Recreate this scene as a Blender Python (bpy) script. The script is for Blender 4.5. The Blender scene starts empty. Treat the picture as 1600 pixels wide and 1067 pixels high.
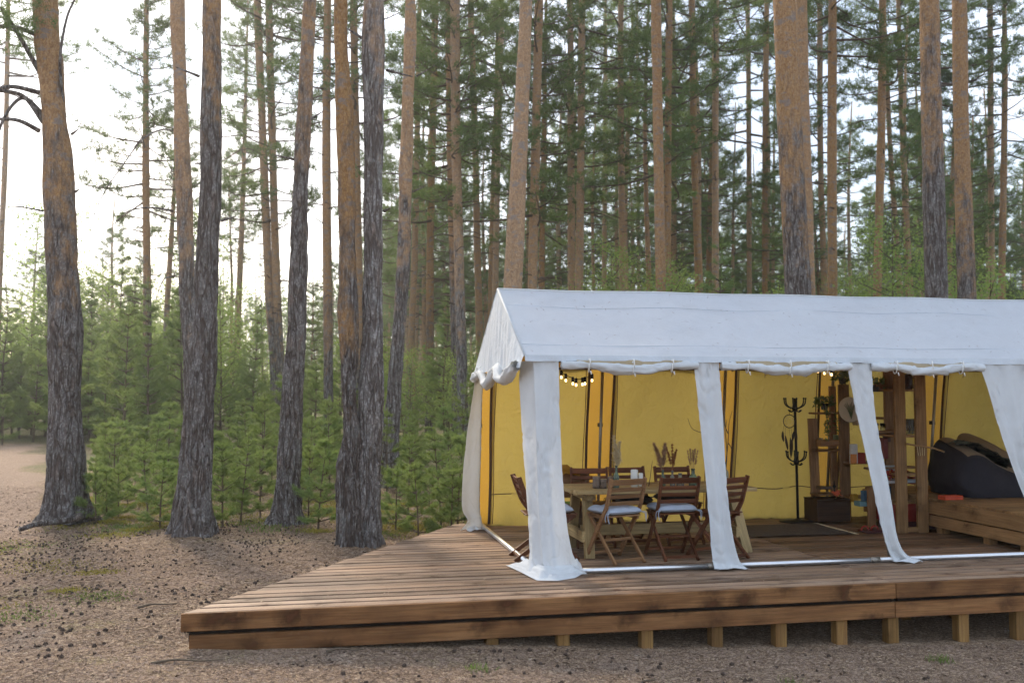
import bpy, math, random
import numpy as np
from mathutils import Vector, Matrix

# ------------------------------------------------------------------ camera, world, sun, exposure
SC = bpy.context.scene
COL = SC.collection
random.seed(7)
RNG = np.random.default_rng(7)

FPX = 1487.0                      # focal length in pixels of the 1600 px wide photograph
DZ = 0.25                         # deck top height
CAM = Vector((0.0, 0.0, DZ + 1.68))
PITCH = math.atan((615 - 533.5) / FPX)
cam_d = bpy.data.cameras.new('camera')
cam_d.sensor_width = 36.0
cam_d.lens = 36.0 * FPX / 1600.0
cam_d.clip_end = 3000
cam_d.dof.use_dof = True
cam_d.dof.focus_distance = 9.6
cam_d.dof.aperture_fstop = 2.2
cam = bpy.data.objects.new('camera', cam_d)
cam.location = CAM
cam.rotation_euler = (math.pi / 2 + PITCH, 0, 0)
COL.objects.link(cam)
SC.camera = cam

SUN_EL, SUN_AZ = math.radians(32), math.radians(-27)     # azimuth from +Y, negative is left
world = bpy.data.worlds.new('World'); SC.world = world; world.use_nodes = True
wn, wl = world.node_tree.nodes, world.node_tree.links
wn.clear()
w_out = wn.new('ShaderNodeOutputWorld'); w_bg = wn.new('ShaderNodeBackground')
w_sky = wn.new('ShaderNodeTexSky'); w_sky.sky_type = 'NISHITA'; w_sky.sun_disc = False
w_sky.sun_elevation = SUN_EL; w_sky.sun_rotation = SUN_AZ
w_sky.air_density = 1.0; w_sky.dust_density = 2.0; w_sky.ozone_density = 1.5
w_tc = wn.new('ShaderNodeTexCoord'); w_mp = wn.new('ShaderNodeMapping'); w_mp.inputs['Scale'].default_value = (2.0, 2.0, 4.0); w_mp.inputs['Location'].default_value = (0.6, 0.0, 0.0)
w_no = wn.new('ShaderNodeTexNoise'); w_no.inputs['Scale'].default_value = 1.3; w_no.inputs['Detail'].default_value = 2
w_cr = wn.new('ShaderNodeMapRange'); w_cr.inputs['From Min'].default_value = 0.42; w_cr.inputs['From Max'].default_value = 0.68
w_cr.inputs['To Min'].default_value = 0.15; w_cr.inputs['To Max'].default_value = 0.95
w_mx = wn.new('ShaderNodeMix'); w_mx.data_type = 'RGBA'
w_mx.inputs[7].default_value = (8.4, 9.4, 10.9, 1)        # thin bright cloud
wl.new(w_tc.outputs['Generated'], w_mp.inputs['Vector']); wl.new(w_mp.outputs[0], w_no.inputs['Vector'])
wl.new(w_no.outputs['Fac'], w_cr.inputs['Value']); wl.new(w_cr.outputs[0], w_mx.inputs['Factor'])
wl.new(w_sky.outputs[0], w_mx.inputs[6]); wl.new(w_mx.outputs[2], w_bg.inputs['Color'])
w_bg.inputs['Strength'].default_value = 0.108
wl.new(w_bg.outputs[0], w_out.inputs[0])

sun_d = bpy.data.lights.new('sun', 'SUN'); sun_d.energy = 3.0; sun_d.angle = math.radians(13); sun_d.color = (1.0, 0.85, 0.66)
sun = bpy.data.objects.new('sun', sun_d); COL.objects.link(sun)
sdir = Vector((math.sin(SUN_AZ) * math.cos(SUN_EL), math.cos(SUN_AZ) * math.cos(SUN_EL), math.sin(SUN_EL)))
sun.rotation_euler = sdir.to_track_quat('Z', 'Y').to_euler()

SC.view_settings.view_transform = 'Standard'; SC.view_settings.look = 'None'
SC.view_settings.exposure = 0.9; SC.view_settings.gamma = 1.0; SC.view_settings.use_curve_mapping = False
SC.render.engine = 'CYCLES'
SC.cycles.use_denoising = True; SC.cycles.debug_use_spatial_splits = True
SC.cycles.use_adaptive_sampling = True; SC.cycles.adaptive_threshold = 0.03; SC.cycles.adaptive_min_samples = 24
SC.cycles.max_bounces = 6; SC.cycles.diffuse_bounces = 3; SC.cycles.glossy_bounces = 2
SC.cycles.transmission_bounces = 5; SC.cycles.transparent_max_bounces = 6; SC.cycles.volume_bounces = 0
SC.cycles.caustics_reflective = False; SC.cycles.caustics_refractive = False

# ------------------------------------------------------------------ small maths helpers
def P(px, py, D):
    """photograph pixel at distance D (along the view's ground axis) -> world point"""
    a, b = (px - 800) / FPX, (533.5 - py) / FPX
    c, s = math.cos(PITCH), math.sin(PITCH)
    r = Vector((a, c - b * s, s + b * c))
    return CAM + r * (D / r.y)

ANG = math.atan2(0.197, 0.980)
UX, UY = math.cos(ANG), math.sin(ANG)
A0 = Vector((0.26, 8.92, DZ))
def T(s, t, z=0.0):
    """tent coordinates (along the front, into the tent, above the deck) -> world"""
    return Vector((A0.x + s * UX - t * UY, A0.y + s * UY + t * UX, DZ + z))

def _hash(i, j, k):
    n = (i * 374761393 + j * 668265263 + k * 2147483647 + 1013904223) & 0xFFFFFFFF
    n = ((n ^ (n >> 13)) * 1274126177) & 0xFFFFFFFF
    n = n ^ (n >> 16)
    return (n & 0xFFFF) / 32767.5 - 1.0
def vnoise(p):
    p = np.asarray(p, dtype=np.float64)
    f = np.floor(p).astype(np.int64); d = p - f; d = d * d * (3 - 2 * d)
    r = 0
    for a in (0, 1):
        for b in (0, 1):
            for c in (0, 1):
                w = (d[:, 0] if a else 1 - d[:, 0]) * (d[:, 1] if b else 1 - d[:, 1]) * (d[:, 2] if c else 1 - d[:, 2])
                r = r + w * _hash(f[:, 0] + a, f[:, 1] + b, f[:, 2] + c)
    return r
def fbm(p, o=3):
    p = np.asarray(p, dtype=np.float64); r = 0; a = 1.0
    for _ in range(o):
        r = r + a * vnoise(p); p = p * 2.03 + 17.3; a *= 0.5
    return r
def sstep(a, b, x):
    x = np.clip((np.asarray(x, float) - a) / (b - a), 0, 1); return x * x * (3 - 2 * x)
def catmull(pts, n):
    """smooth path through points (k, m) sampled n times"""
    pts = np.asarray(pts, float); k = len(pts)
    q = np.vstack([2 * pts[0] - pts[1], pts, 2 * pts[-1] - pts[-2]])
    u = np.linspace(0, k - 1 - 1e-9, n); i = u.astype(int); f = (u - i)[:, None]
    a, b, c, d = q[i], q[i + 1], q[i + 2], q[i + 3]
    return 0.5 * (2 * b + (c - a) * f + (2 * a - 5 * b + 4 * c - d) * f ** 2 + (3 * b - a - 3 * c + d) * f ** 3)

# ------------------------------------------------------------------ mesh helpers
class MB:
    def __init__(self): self.v = []; self.f = []; self.m = []; self.n = 0
    def add(self, verts, faces, mi=0):
        verts = np.asarray(verts, float).reshape(-1, 3)
        self.v.append(verts)
        for f in faces: self.f.append(tuple(int(i) + self.n for i in f))
        self.m.extend([mi] * len(faces)); self.n += len(verts)
    def quads_grid(self, V, nu, nv, mi=0, wrap=False):
        F = []
        for i in range(nu - 1):
            for j in range(nv if wrap else nv - 1):
                j2 = (j + 1) % nv
                F.append((i * nv + j, i * nv + j2, (i + 1) * nv + j2, (i + 1) * nv + j))
        self.add(V, F, mi)
    def box(self, c, s, mi=0, R=None, ch=0.0):
        c = np.array(c, float); h = np.array(s, float) / 2
        if ch <= 0:
            V = np.array([[x, y, z] for x in (-1, 1) for y in (-1, 1) for z in (-1, 1)], float) * h
            F = [(0, 1, 3, 2), (4, 6, 7, 5), (0, 4, 5, 1), (2, 3, 7, 6), (0, 2, 6, 4), (1, 5, 7, 3)]
        else:
            V, F = chamfer(h, ch)
        if R is not None: V = V @ np.array(R).T
        self.add(V + c, F, mi)
    def tube(self, path, rad, n=8, mi=0, cap=True, sq=None):
        path = np.asarray(path, float); k = len(path)
        rad = np.broadcast_to(np.asarray(rad, float), (k,))
        tan = np.gradient(path, axis=0); tan /= np.linalg.norm(tan, axis=1)[:, None] + 1e-12
        ref = np.array([0, 0, 1.0]) if abs(tan[0][2]) < 0.9 else np.array([0, 1.0, 0])
        V = []
        th = np.linspace(0, 2 * np.pi, n, endpoint=False)
        for i in range(k):
            a = np.cross(ref, tan[i]); a /= np.linalg.norm(a) + 1e-12
            b = np.cross(tan[i], a); ref = b
            V.append(path[i] + rad[i] * (np.cos(th)[:, None] * a + np.sin(th)[:, None] * b))
        o = self.n
        self.quads_grid(np.vstack(V), k, n, mi, True)
        if cap:
            self.f.append(tuple(o + j for j in range(n))[::-1]); self.m.append(mi)
            self.f.append(tuple(o + (k - 1) * n + j for j in range(n))); self.m.append(mi)
    def lathe(self, prof, n=16, c=(0, 0, 0), mi=0):
        th = np.linspace(0, 2 * np.pi, n, endpoint=False)
        V = np.vstack([np.stack([r * np.cos(th), r * np.sin(th), np.full(n, z)], 1) for r, z in prof]) + np.array(c, float)
        self.quads_grid(V, len(prof), n, mi, True)
    def mesh(self, name, mats, smooth=False):
        V = np.vstack(self.v); me = bpy.data.meshes.new(name)
        me.vertices.add(len(V)); me.vertices.foreach_set('co', V.astype(np.float32).ravel())
        lt = np.array([len(f) for f in self.f], np.int32); ls = np.zeros(len(lt), np.int32); ls[1:] = np.cumsum(lt)[:-1]
        me.loops.add(int(lt.sum())); me.loops.foreach_set('vertex_index', np.array([i for f in self.f for i in f], np.int32))
        me.polygons.add(len(lt)); me.polygons.foreach_set('loop_start', ls); me.polygons.foreach_set('loop_total', lt)
        for m in (mats if isinstance(mats, (list, tuple)) else [mats]): me.materials.append(m)
        me.polygons.foreach_set('material_index', np.array(self.m, np.int32))
        me.polygons.foreach_set('use_smooth', np.full(len(lt), smooth, bool))
        me.update(calc_edges=True); me.validate()
        return me
    def build(self, name, mats, parent=None, smooth=False, loc=None):
        return link(name, self.mesh(name, mats, smooth), parent, loc)

def tri_mesh(name, V, mats, mi=None):
    """loose triangles, V (n*3,3)"""
    n = len(V) // 3; me = bpy.data.meshes.new(name)
    me.vertices.add(n * 3); me.vertices.foreach_set('co', V.astype(np.float32).ravel())
    me.loops.add(n * 3); me.loops.foreach_set('vertex_index', np.arange(n * 3, dtype=np.int32))
    me.polygons.add(n); me.polygons.foreach_set('loop_start', np.arange(0, n * 3, 3, dtype=np.int32))
    me.polygons.foreach_set('loop_total', np.full(n, 3, np.int32))
    for m in (mats if isinstance(mats, (list, tuple)) else [mats]): me.materials.append(m)
    if mi is not None: me.polygons.foreach_set('material_index', np.asarray(mi, np.int32))
    me.update(calc_edges=True)
    return me
def grid_tris(mb):
    """MB quads as loose triangles"""
    V = np.vstack(mb.v); out = []
    for f in mb.f:
        for k in range(1, len(f) - 1): out += [f[0], f[k], f[k + 1]]
    return V[np.array(out, int)]

def chamfer(h, c):
    """box with chamfered long edges along x"""
    hx, hy, hz = h; c = min(c, hy * .9, hz * .9)
    prof = [(-hy + c, -hz), (hy - c, -hz), (hy, -hz + c), (hy, hz - c), (hy - c, hz), (-hy + c, hz), (-hy, hz - c), (-hy, -hz + c)]
    V = np.array([[x, y, z] for x in (-hx, hx) for y, z in prof])
    F = [tuple(range(8))[::-1], tuple(range(8, 16))] + [(i, (i + 1) % 8, 8 + (i + 1) % 8, 8 + i) for i in range(8)]
    return V, F

def link(name, data, parent=None, loc=None):
    o = bpy.data.objects.new(name, data); COL.objects.link(o)
    if parent is not None: o.parent = parent
    if loc is not None: o.location = loc
    return o
def tag(o, label=None, cat=None, group=None, kind=None):
    if label: o['label'] = label
    if cat: o['category'] = cat
    if group: o['group'] = group
    if kind: o['kind'] = kind
    return o
def thing(name, label, cat, loc, rz=0.0, group=None):
    o = bpy.data.objects.new(name, None); o.empty_display_size = .1; COL.objects.link(o)
    o.location = loc; o.rotation_euler = (0, 0, rz)
    return tag(o, label, cat, group)
_bc = {}
def board(name, p0, p1, w, h, mat, parent=None, up=(0, 0, 1), ch=0.004):
    """a timber from p0 to p1; w across, h along 'up'; grain along local x; alike pieces share their mesh"""
    p0, p1 = Vector(p0), Vector(p1); L = (p1 - p0).length
    key = (round(L, 3), round(w, 4), round(h, 4), mat.name)
    if key not in _bc:
        mb = MB(); mb.box((0, 0, 0), (L, w, h), 0, None, ch); _bc[key] = mb.mesh(name, mat)
    o = link(name, _bc[key], parent)
    x = (p1 - p0).normalized(); z = Vector(up); z = (z - x * z.dot(x))
    if z.length < 1e-4: z = Vector((0, 1, 0)) - x * x.y
    z.normalize(); y = z.cross(x)
    o.matrix_local = Matrix.Translation((p0 + p1) / 2) @ Matrix((x, y, z)).transposed().to_4x4()
    return o
def copy_tree(o, parent=None):
    c = o.copy(); COL.objects.link(c); c.parent = parent
    for ch in list(o.children): copy_tree(ch, c)
    return c

# ------------------------------------------------------------------ materials
class NT:
    def __init__(self, name):
        self.mat = bpy.data.materials.new(name); self.mat.use_nodes = True
        self.n, self.l = self.mat.node_tree.nodes, self.mat.node_tree.links
        self.n.clear(); self.out = self.n.new('ShaderNodeOutputMaterial')
    def new(self, t, **kw):
        nd = self.n.new('ShaderNode' + t)
        for k, v in kw.items(): setattr(nd, k, v)
        return nd
    def put(self, nd, k, v):
        if hasattr(v, 'is_linked') or hasattr(v, 'links'): self.l.new(v, nd.inputs[k])
        else: nd.inputs[k].default_value = v
    def coord(self, scale=(1, 1, 1), rnd=True, kind='Object'):
        tc = self.new('TexCoord'); v = tc.outputs[kind]
        if rnd:
            oi = self.new('ObjectInfo'); m = self.new('VectorMath', operation='SCALE')
            cx = self.new('CombineXYZ'); self.l.new(oi.outputs['Random'], cx.inputs[0]); self.l.new(oi.outputs['Random'], cx.inputs[1]); self.l.new(oi.outputs['Random'], cx.inputs[2])
            self.l.new(cx.outputs[0], m.inputs[0]); m.inputs['Scale'].default_value = 37.0
            ad = self.new('VectorMath', operation='ADD'); self.l.new(v, ad.inputs[0]); self.l.new(m.outputs[0], ad.inputs[1]); v = ad.outputs[0]
        mp = self.new('Mapping'); mp.inputs['Scale'].default_value = scale; self.l.new(v, mp.inputs['Vector'])
        return mp.outputs[0]
    def noise(self, vec, scale=1, detail=4, rough=.55, dist=0):
        nd = self.new('TexNoise'); self.put(nd, 'Scale', scale); self.put(nd, 'Detail', detail); self.put(nd, 'Roughness', rough); self.put(nd, 'Distortion', dist)
        self.l.new(vec, nd.inputs['Vector']); return nd.outputs['Fac']
    def voro(self, vec, scale=1, feature='F1', rnd=1.0):
        nd = self.new('TexVoronoi', feature=feature); self.put(nd, 'Scale', scale); self.put(nd, 'Randomness', rnd)
        self.l.new(vec, nd.inputs['Vector']); return nd
    def rng(self, v, a, b, c=0., d=1.):
        nd = self.new('MapRange'); self.put(nd, 'Value', v); self.put(nd, 'From Min', a); self.put(nd, 'From Max', b); self.put(nd, 'To Min', c); self.put(nd, 'To Max', d)
        return nd.outputs[0]
    def mix(self, f, a, b, mode='MIX'):
        nd = self.new('Mix', data_type='RGBA', blend_type=mode)
        for k, v in ((0, f), (6, a), (7, b)):
            if isinstance(v, tuple) and len(v) == 3: v = (*v, 1)
            self.put(nd, k, v)
        return nd.outputs[2]
    def math(self, op, a, b=0.0):
        nd = self.new('Math', operation=op); self.put(nd, 0, a); self.put(nd, 1, b); return nd.outputs[0]
    def bump(self, h, strength=.4, dist=.02, prev=None):
        nd = self.new('Bump'); self.put(nd, 'Strength', strength); self.put(nd, 'Distance', dist); self.l.new(h, nd.inputs['Height'])
        if prev is not None: self.l.new(prev, nd.inputs['Normal'])
        return nd.outputs[0]
    def bsdf(self, col, rough=.6, normal=None, metal=0., spec=.3):
        b = self.new('BsdfPrincipled')
        if isinstance(col, tuple) and len(col) == 3: col = (*col, 1)
        self.put(b, 'Base Color', col); self.put(b, 'Roughness', rough); self.put(b, 'Metallic', metal); self.put(b, 'Specular IOR Level', spec)
        if normal is not None: self.l.new(normal, b.inputs['Normal'])
        return b
    def done(self, sh):
        self.l.new(sh.outputs[0], self.out.inputs['Surface']); return self.mat

def m_plain(name, col, rough=.6, metal=0., var=.15, nscale=30, bump=.15):
    t = NT(name); v = t.coord(); n = t.noise(v, nscale)
    c = t.mix(n, tuple(x * (1 - var) for x in col), tuple(min(1, x * (1 + var)) for x in col))
    return t.done(t.bsdf(c, rough, t.bump(n, bump, .004), metal))

def m_wood(name, light, dark, knots=0., stain=.35, rough=.62, gs=1.0, weather=None, edge=0.):
    t = NT(name)
    v = t.coord((.9 * gs, 9 * gs, 9 * gs)); big = t.noise(v, 1.3, 5, .6, .8)
    v2 = t.coord((2.5 * gs, 70 * gs, 70 * gs)); fine = t.noise(v2, 1, 3, .6)
    c = t.mix(t.rng(big, .3, .7), dark, light)
    c = t.mix(t.rng(fine, .38, .62, 0, .5), c, tuple(x * .55 for x in dark))
    v3 = t.coord((.8, 1.1, 1.1)); blot = t.noise(v3, 2.2, 3)
    c = t.mix(t.rng(blot, .45, .75, 0, stain), c, tuple(x * .4 for x in dark))
    if weather:
        v5 = t.coord((.5, 6, 6)); wz = t.noise(v5, 1.0, 4)
        c = t.mix(t.rng(wz, .35, .7, .15, .85), c, weather)
    h = fine
    if knots > 0:
        v4 = t.coord((1, 1, 1)); sx = t.new('SeparateXYZ'); t.l.new(v4, sx.inputs[0])
        cb = t.new('CombineXYZ'); t.l.new(t.math('MULTIPLY', sx.outputs[0], 2.3), cb.inputs[0]); t.l.new(t.math('MULTIPLY', t.math('ADD', sx.outputs[1], sx.outputs[2]), 3.2), cb.inputs[1])
        wob = t.noise(v4, 16, 3); vv = t.new('VectorMath', operation='ADD'); wv = t.new('CombineXYZ'); t.l.new(t.math('MULTIPLY', wob, .35), wv.inputs[0]); t.l.new(t.math('MULTIPLY', wob, .5), wv.inputs[1])
        t.l.new(cb.outputs[0], vv.inputs[0]); t.l.new(wv.outputs[0], vv.inputs[1])
        vn = t.voro(vv.outputs[0], 1.0); vn.voronoi_dimensions = '2D'; d = vn.outputs['Distance']
        kc = t.new('SeparateColor'); t.l.new(vn.outputs['Color'], kc.inputs[0]); kz = t.rng(kc.outputs[0], .15, .65, .15, 1)
        halo = t.math('MULTIPLY', t.rng(d, .04, .36, knots, 0), kz); c = t.mix(halo, c, tuple(x * .22 for x in dark))
        core = t.math('MULTIPLY', t.rng(d, .05, .10, min(1, knots * 1.2), 0), kz); c = t.mix(core, c, (.11, .045, .02))
        oi = t.new('ObjectInfo')
    if edge > 0:      # shade of rounded edges and gaps, painted dark along the long edges
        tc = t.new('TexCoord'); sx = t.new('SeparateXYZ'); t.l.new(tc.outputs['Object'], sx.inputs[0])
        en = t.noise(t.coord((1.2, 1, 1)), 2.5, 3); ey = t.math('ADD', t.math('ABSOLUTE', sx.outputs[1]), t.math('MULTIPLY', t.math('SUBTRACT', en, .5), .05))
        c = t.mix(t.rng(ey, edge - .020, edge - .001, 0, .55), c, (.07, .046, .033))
    oi = t.new('ObjectInfo'); hs = t.new('HueSaturation'); t.put(hs, 'Value', t.rng(oi.outputs['Random'], 0, 1, .7, 1.22)); t.l.new(c, hs.inputs['Color'])
    return t.done(t.bsdf(hs.outputs[0], rough, t.bump(h, .5, .004), 0, .14))

def m_canvas(name, col, trans=None, tw=.35, wr=1.0, seam=False, dirt=0.):
    t = NT(name); v = t.coord(rnd=False)
    weave = t.noise(t.coord((1, 1, 1), False), 260, 2)
    w1 = t.noise(t.coord((1, 1, 1), False), 5.5, 4, .55, .6)
    w2 = t.noise(t.coord((1.4, 1.4, .8), False), 16, 3, .5, 1.2)
    c = t.mix(t.rng(w1, .3, .7), tuple(x * .93 for x in col), col)
    if dirt > 0:
        d = t.noise(t.coord((1, 1, .35), False), 3.1, 5, .7)
        c = t.mix(t.rng(d, .5, .75, 0, dirt), c, (.38, .36, .32))
    nm = t.bump(w1, .25 * wr, .05); nm = t.bump(w2, .22 * wr, .014, nm); nm = t.bump(weave, .15, .001, nm)
    b = t.bsdf(c, .75, nm, 0, .2)
    if trans:
        tr = t.new('BsdfTranslucent'); t.put(tr, 'Color', (*trans, 1)); t.l.new(nm, tr.inputs['Normal'])
        ms = t.new('MixShader'); t.put(ms, 0, tw); t.l.new(b.outputs[0], ms.inputs[1]); t.l.new(tr.outputs[0], ms.inputs[2]); b = ms
    return t.done(b)

def m_bark():
    t = NT('pine_bark')
    tc = t.new('TexCoord'); sp = t.new('SeparateXYZ'); t.l.new(tc.outputs['Object'], sp.inputs[0])
    hgt = t.new('Attribute', attribute_type='OBJECT', attribute_name='bark_h')
    big = t.noise(t.coord((2.2, 2.2, 1.0)), 2.0, 3, .7)
    fac = t.math('ADD', t.math('SUBTRACT', sp.outputs[2], hgt.outputs['Fac']), t.math('MULTIPLY', t.math('SUBTRACT', big, .5), 11.0))
    up = t.rng(fac, -1.3, 1.5)
    n1 = t.noise(t.coord((12, 12, 2.0)), 1.0, 2, .55, .5)
    n2 = t.noise(t.coord((34, 34, 11)), 1.0, 2, .65, .5)
    fl = t.noise(t.coord((48, 48, 26)), 1.0, 1, .6)
    ridge = t.rng(t.math('ABSOLUTE', t.math('SUBTRACT', n1, .5)), .01, .085)
    ridge2 = t.rng(t.math('ABSOLUTE', t.math('SUBTRACT', n2, .5)), .0, .09)
    grey = t.mix(t.rng(n2, .3, .7), (.165, .143, .13), (.36, .325, .30))
    grey = t.mix(t.rng(fl, .52, .66, 0, .7), grey, (.48, .46, .44))
    lich = t.noise(t.coord((6, 6, 3)), 2.0, 2, .7)
    grey = t.mix(t.rng(lich, .56, .7, 0, .45), grey, (.36, .385, .36))
    red = t.noise(t.coord((3, 3, 1.2)), 1.7, 2, .7)
    grey = t.mix(t.rng(red, .56, .72, 0, .4), grey, (.30, .17, .11))
    crack = t.math('MULTIPLY', t.rng(ridge, 0, 1, .0, 1), t.rng(ridge2, 0, 1, .5, 1))
    grey = t.mix(crack, (.10, .076, .063), grey)  # dark furrows: real bark tone plus shade painted into the cracks
    f2 = t.noise(t.coord((26, 26, 17)), 1.0, 2, .7, .8)
    org = t.mix(t.rng(f2, .32, .68), (.36, .195, .085), (.60, .37, .175))
    org = t.mix(t.rng(n2, .55, .72, 0, .6), org, (.36, .28, .225))
    org = t.mix(t.rng(ridge2, 0, .7, .45, 0), org, (.19, .10, .056))
    scar = t.noise(t.coord((3.0, 3.0, 5.0)), 1.6, 2, .65)
    org = t.mix(t.rng(scar, .54, .66, 0, .75), org, (.29, .255, .235))
    col = t.mix(up, grey, org)
    oi = t.new('ObjectInfo'); hs = t.new('HueSaturation'); t.put(hs, 'Value', t.rng(oi.outputs['Random'], 0, 1, .78, 1.15)); t.put(hs, 'Saturation', t.rng(oi.outputs['Random'], 0, 1, 1.05, .82)); t.l.new(col, hs.inputs['Color'])
    hh = t.math('ADD', t.math('MULTIPLY', crack, t.rng(up, 0, 1, 1.0, .45)), t.math('ADD', t.math('MULTIPLY', fl, .5), t.math('MULTIPLY', f2, .8)))
    return t.done(t.bsdf(hs.outputs[0], .85, t.bump(hh, .9, .025), 0, .15))

def m_leaf(name, a, b, tcol, tw=.35, rough=.55):
    t = NT(name)
    oi = t.new('ObjectInfo'); geo = t.new('NewGeometry')
    n = t.noise(t.coord((1, 1, 1)), 1.3, 0)
    f = t.math('ADD', t.math('MULTIPLY', geo.outputs['Random Per Island'], .6), t.math('MULTIPLY', n, .4))
    c = t.mix(f, a, b)
    hs = t.new('HueSaturation'); t.put(hs, 'Value', t.rng(oi.outputs['Random'], 0, 1, .8, 1.2)); t.put(hs, 'Hue', t.rng(oi.outputs['Random'], 0, 1, .488, .512)); t.l.new(c, hs.inputs['Color'])
    d = t.new('BsdfDiffuse'); t.l.new(hs.outputs[0], d.inputs['Color'])
    tr = t.new('BsdfTranslucent'); t.put(tr, 'Color', (*tcol, 1))
    ms = t.new('MixShader'); t.put(ms, 0, tw); t.l.new(d.outputs[0], ms.inputs[1]); t.l.new(tr.outputs[0], ms.inputs[2])
    return t.done(ms)

BARK = m_bark()
NEEDLE = m_leaf('pine_needles', (.075, .12, .055), (.16, .21, .09), (.21, .29, .085), .4)
BRANCH = m_plain('branch_bark', (.115, .08, .058), .85, 0, .4, 12)
YNEEDLE = m_leaf('young_pine_needles', (.135, .20, .08), (.28, .345, .125), (.34, .43, .12), .42)
DARKNEEDLE = m_leaf('thicket_needles', (.125, .185, .08), (.255, .32, .125), (.31, .40, .12), .42)
BIRCHLEAF = m_leaf('birch_leaves', (.17, .235, .075), (.32, .395, .13), (.36, .47, .12), .48)
GRASS = m_leaf('grass_blades', (.12, .17, .05), (.27, .30, .10), (.22, .30, .08), .3)
MOSS = m_leaf('moss_tufts', (.20, .19, .05), (.44, .37, .09), (.4, .36, .08), .25)
TWIG = m_plain('young_stem_bark', (.13, .095, .065), .8)
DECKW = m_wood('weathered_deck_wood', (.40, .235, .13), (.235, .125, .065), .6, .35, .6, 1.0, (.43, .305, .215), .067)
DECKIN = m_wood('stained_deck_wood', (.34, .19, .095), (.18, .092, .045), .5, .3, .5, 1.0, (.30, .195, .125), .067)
FASCIA = m_wood('fascia_wood', (.385, .195, .08), (.225, .10, .040), .95, .6, .65)
POSTW = m_wood('post_wood', (.40, .235, .085), (.24, .125, .045), .4, .3, .6)
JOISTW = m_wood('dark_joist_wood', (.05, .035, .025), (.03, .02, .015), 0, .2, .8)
TABLEW = m_wood('pale_table_wood', (.58, .43, .215), (.38, .265, .12), .35, .15, .6)
CHAIRW = m_wood('reddish_chair_wood', (.24, .095, .045), (.13, .048, .024), 0, .2, .45)
CHAIRL = m_wood('light_chair_wood', (.38, .215, .105), (.24, .12, .055), 0, .2, .45)
SHELFW = m_wood('shelf_wood', (.52, .31, .14), (.33, .18, .078), .5, .3, .6)
SHELFD = m_wood('dark_shelf_wood', (.42, .245, .12), (.25, .135, .065), .4, .3, .6)
WHITEC = m_canvas('white_canvas', (.70, .75, .80), (.75, .76, .76), .10, 1.0, False, .16)
FLAPC = m_canvas('flap_canvas', (.75, .775, .79), (.80, .78, .70), .16, .5, False, .20)
ROOFC = m_canvas('roof_canvas', (.71, .75, .80), (.85, .80, .65), .28, .7, False, .10)
YELLOW = m_canvas('yellow_canvas', (.51, .38, .105), (.64, .49, .13), .42, 2.4)
ORANGE = m_canvas('orange_canvas', (.50, .285, .045), (.72, .42, .07), .5, 1.2)
TANC = m_canvas('tan_lining', (.55, .45, .30), (.7, .55, .3), .3, 1.0)
ZIP = m_plain('brown_webbing', (.105, .062, .035), .8)
POLE = m_plain('pole_metal', (.30, .27, .23), .4, .7)
ALU = m_plain('pipe_metal', (.80, .81, .83), .32, .9, .05)
BLACKM = m_plain('black_metal', (.018, .018, .02), .4, .3)
WHITE = m_plain('white_wax', (.85, .84, .80), .5, 0, .04)
BULBCAP = m_plain('bulb_socket', (.012, .012, .012), .5)
STRAW = m_plain('dried_grass', (.62, .50, .30), .9)
RUST = m_plain('rust_flower', (.30, .12, .045), .9)
PAMPAS = m_plain('brown_pampas', (.36, .21, .11), .9)
TWIGD = m_plain('dark_twig', (.06, .045, .035), .8)
CUSH = m_canvas('cushion_cotton', (.44, .49, .58), None, 0, 1.6, False, .15)
CONE = m_plain('cone_brown', (.085, .058, .042), .85, 0, .5, 60)
LITTER = m_leaf('litter_flakes', (.07, .045, .03), (.66, .50, .36), (.2, .15, .1), .05, .8)
def m_glass(name, col):
    t = NT(name); g = t.bsdf(col, .08, None, 0, .5); t.put(g, 'Transmission Weight', .85); t.put(g, 'IOR', 1.3); return t.done(g)
GLASSG = m_glass('green_glass', (.55, .75, .62)); GLASSC = m_glass('clear_glass', (.85, .9, .88))
def m_emit(name, col, s):
    t = NT(name); e = t.new('Emission'); t.put(e, 'Color', (*col, 1)); t.put(e, 'Strength', s); return t.done(e)
BULB = m_emit('lit_bulb', (1.0, .60, .24), 3.6)

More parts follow.
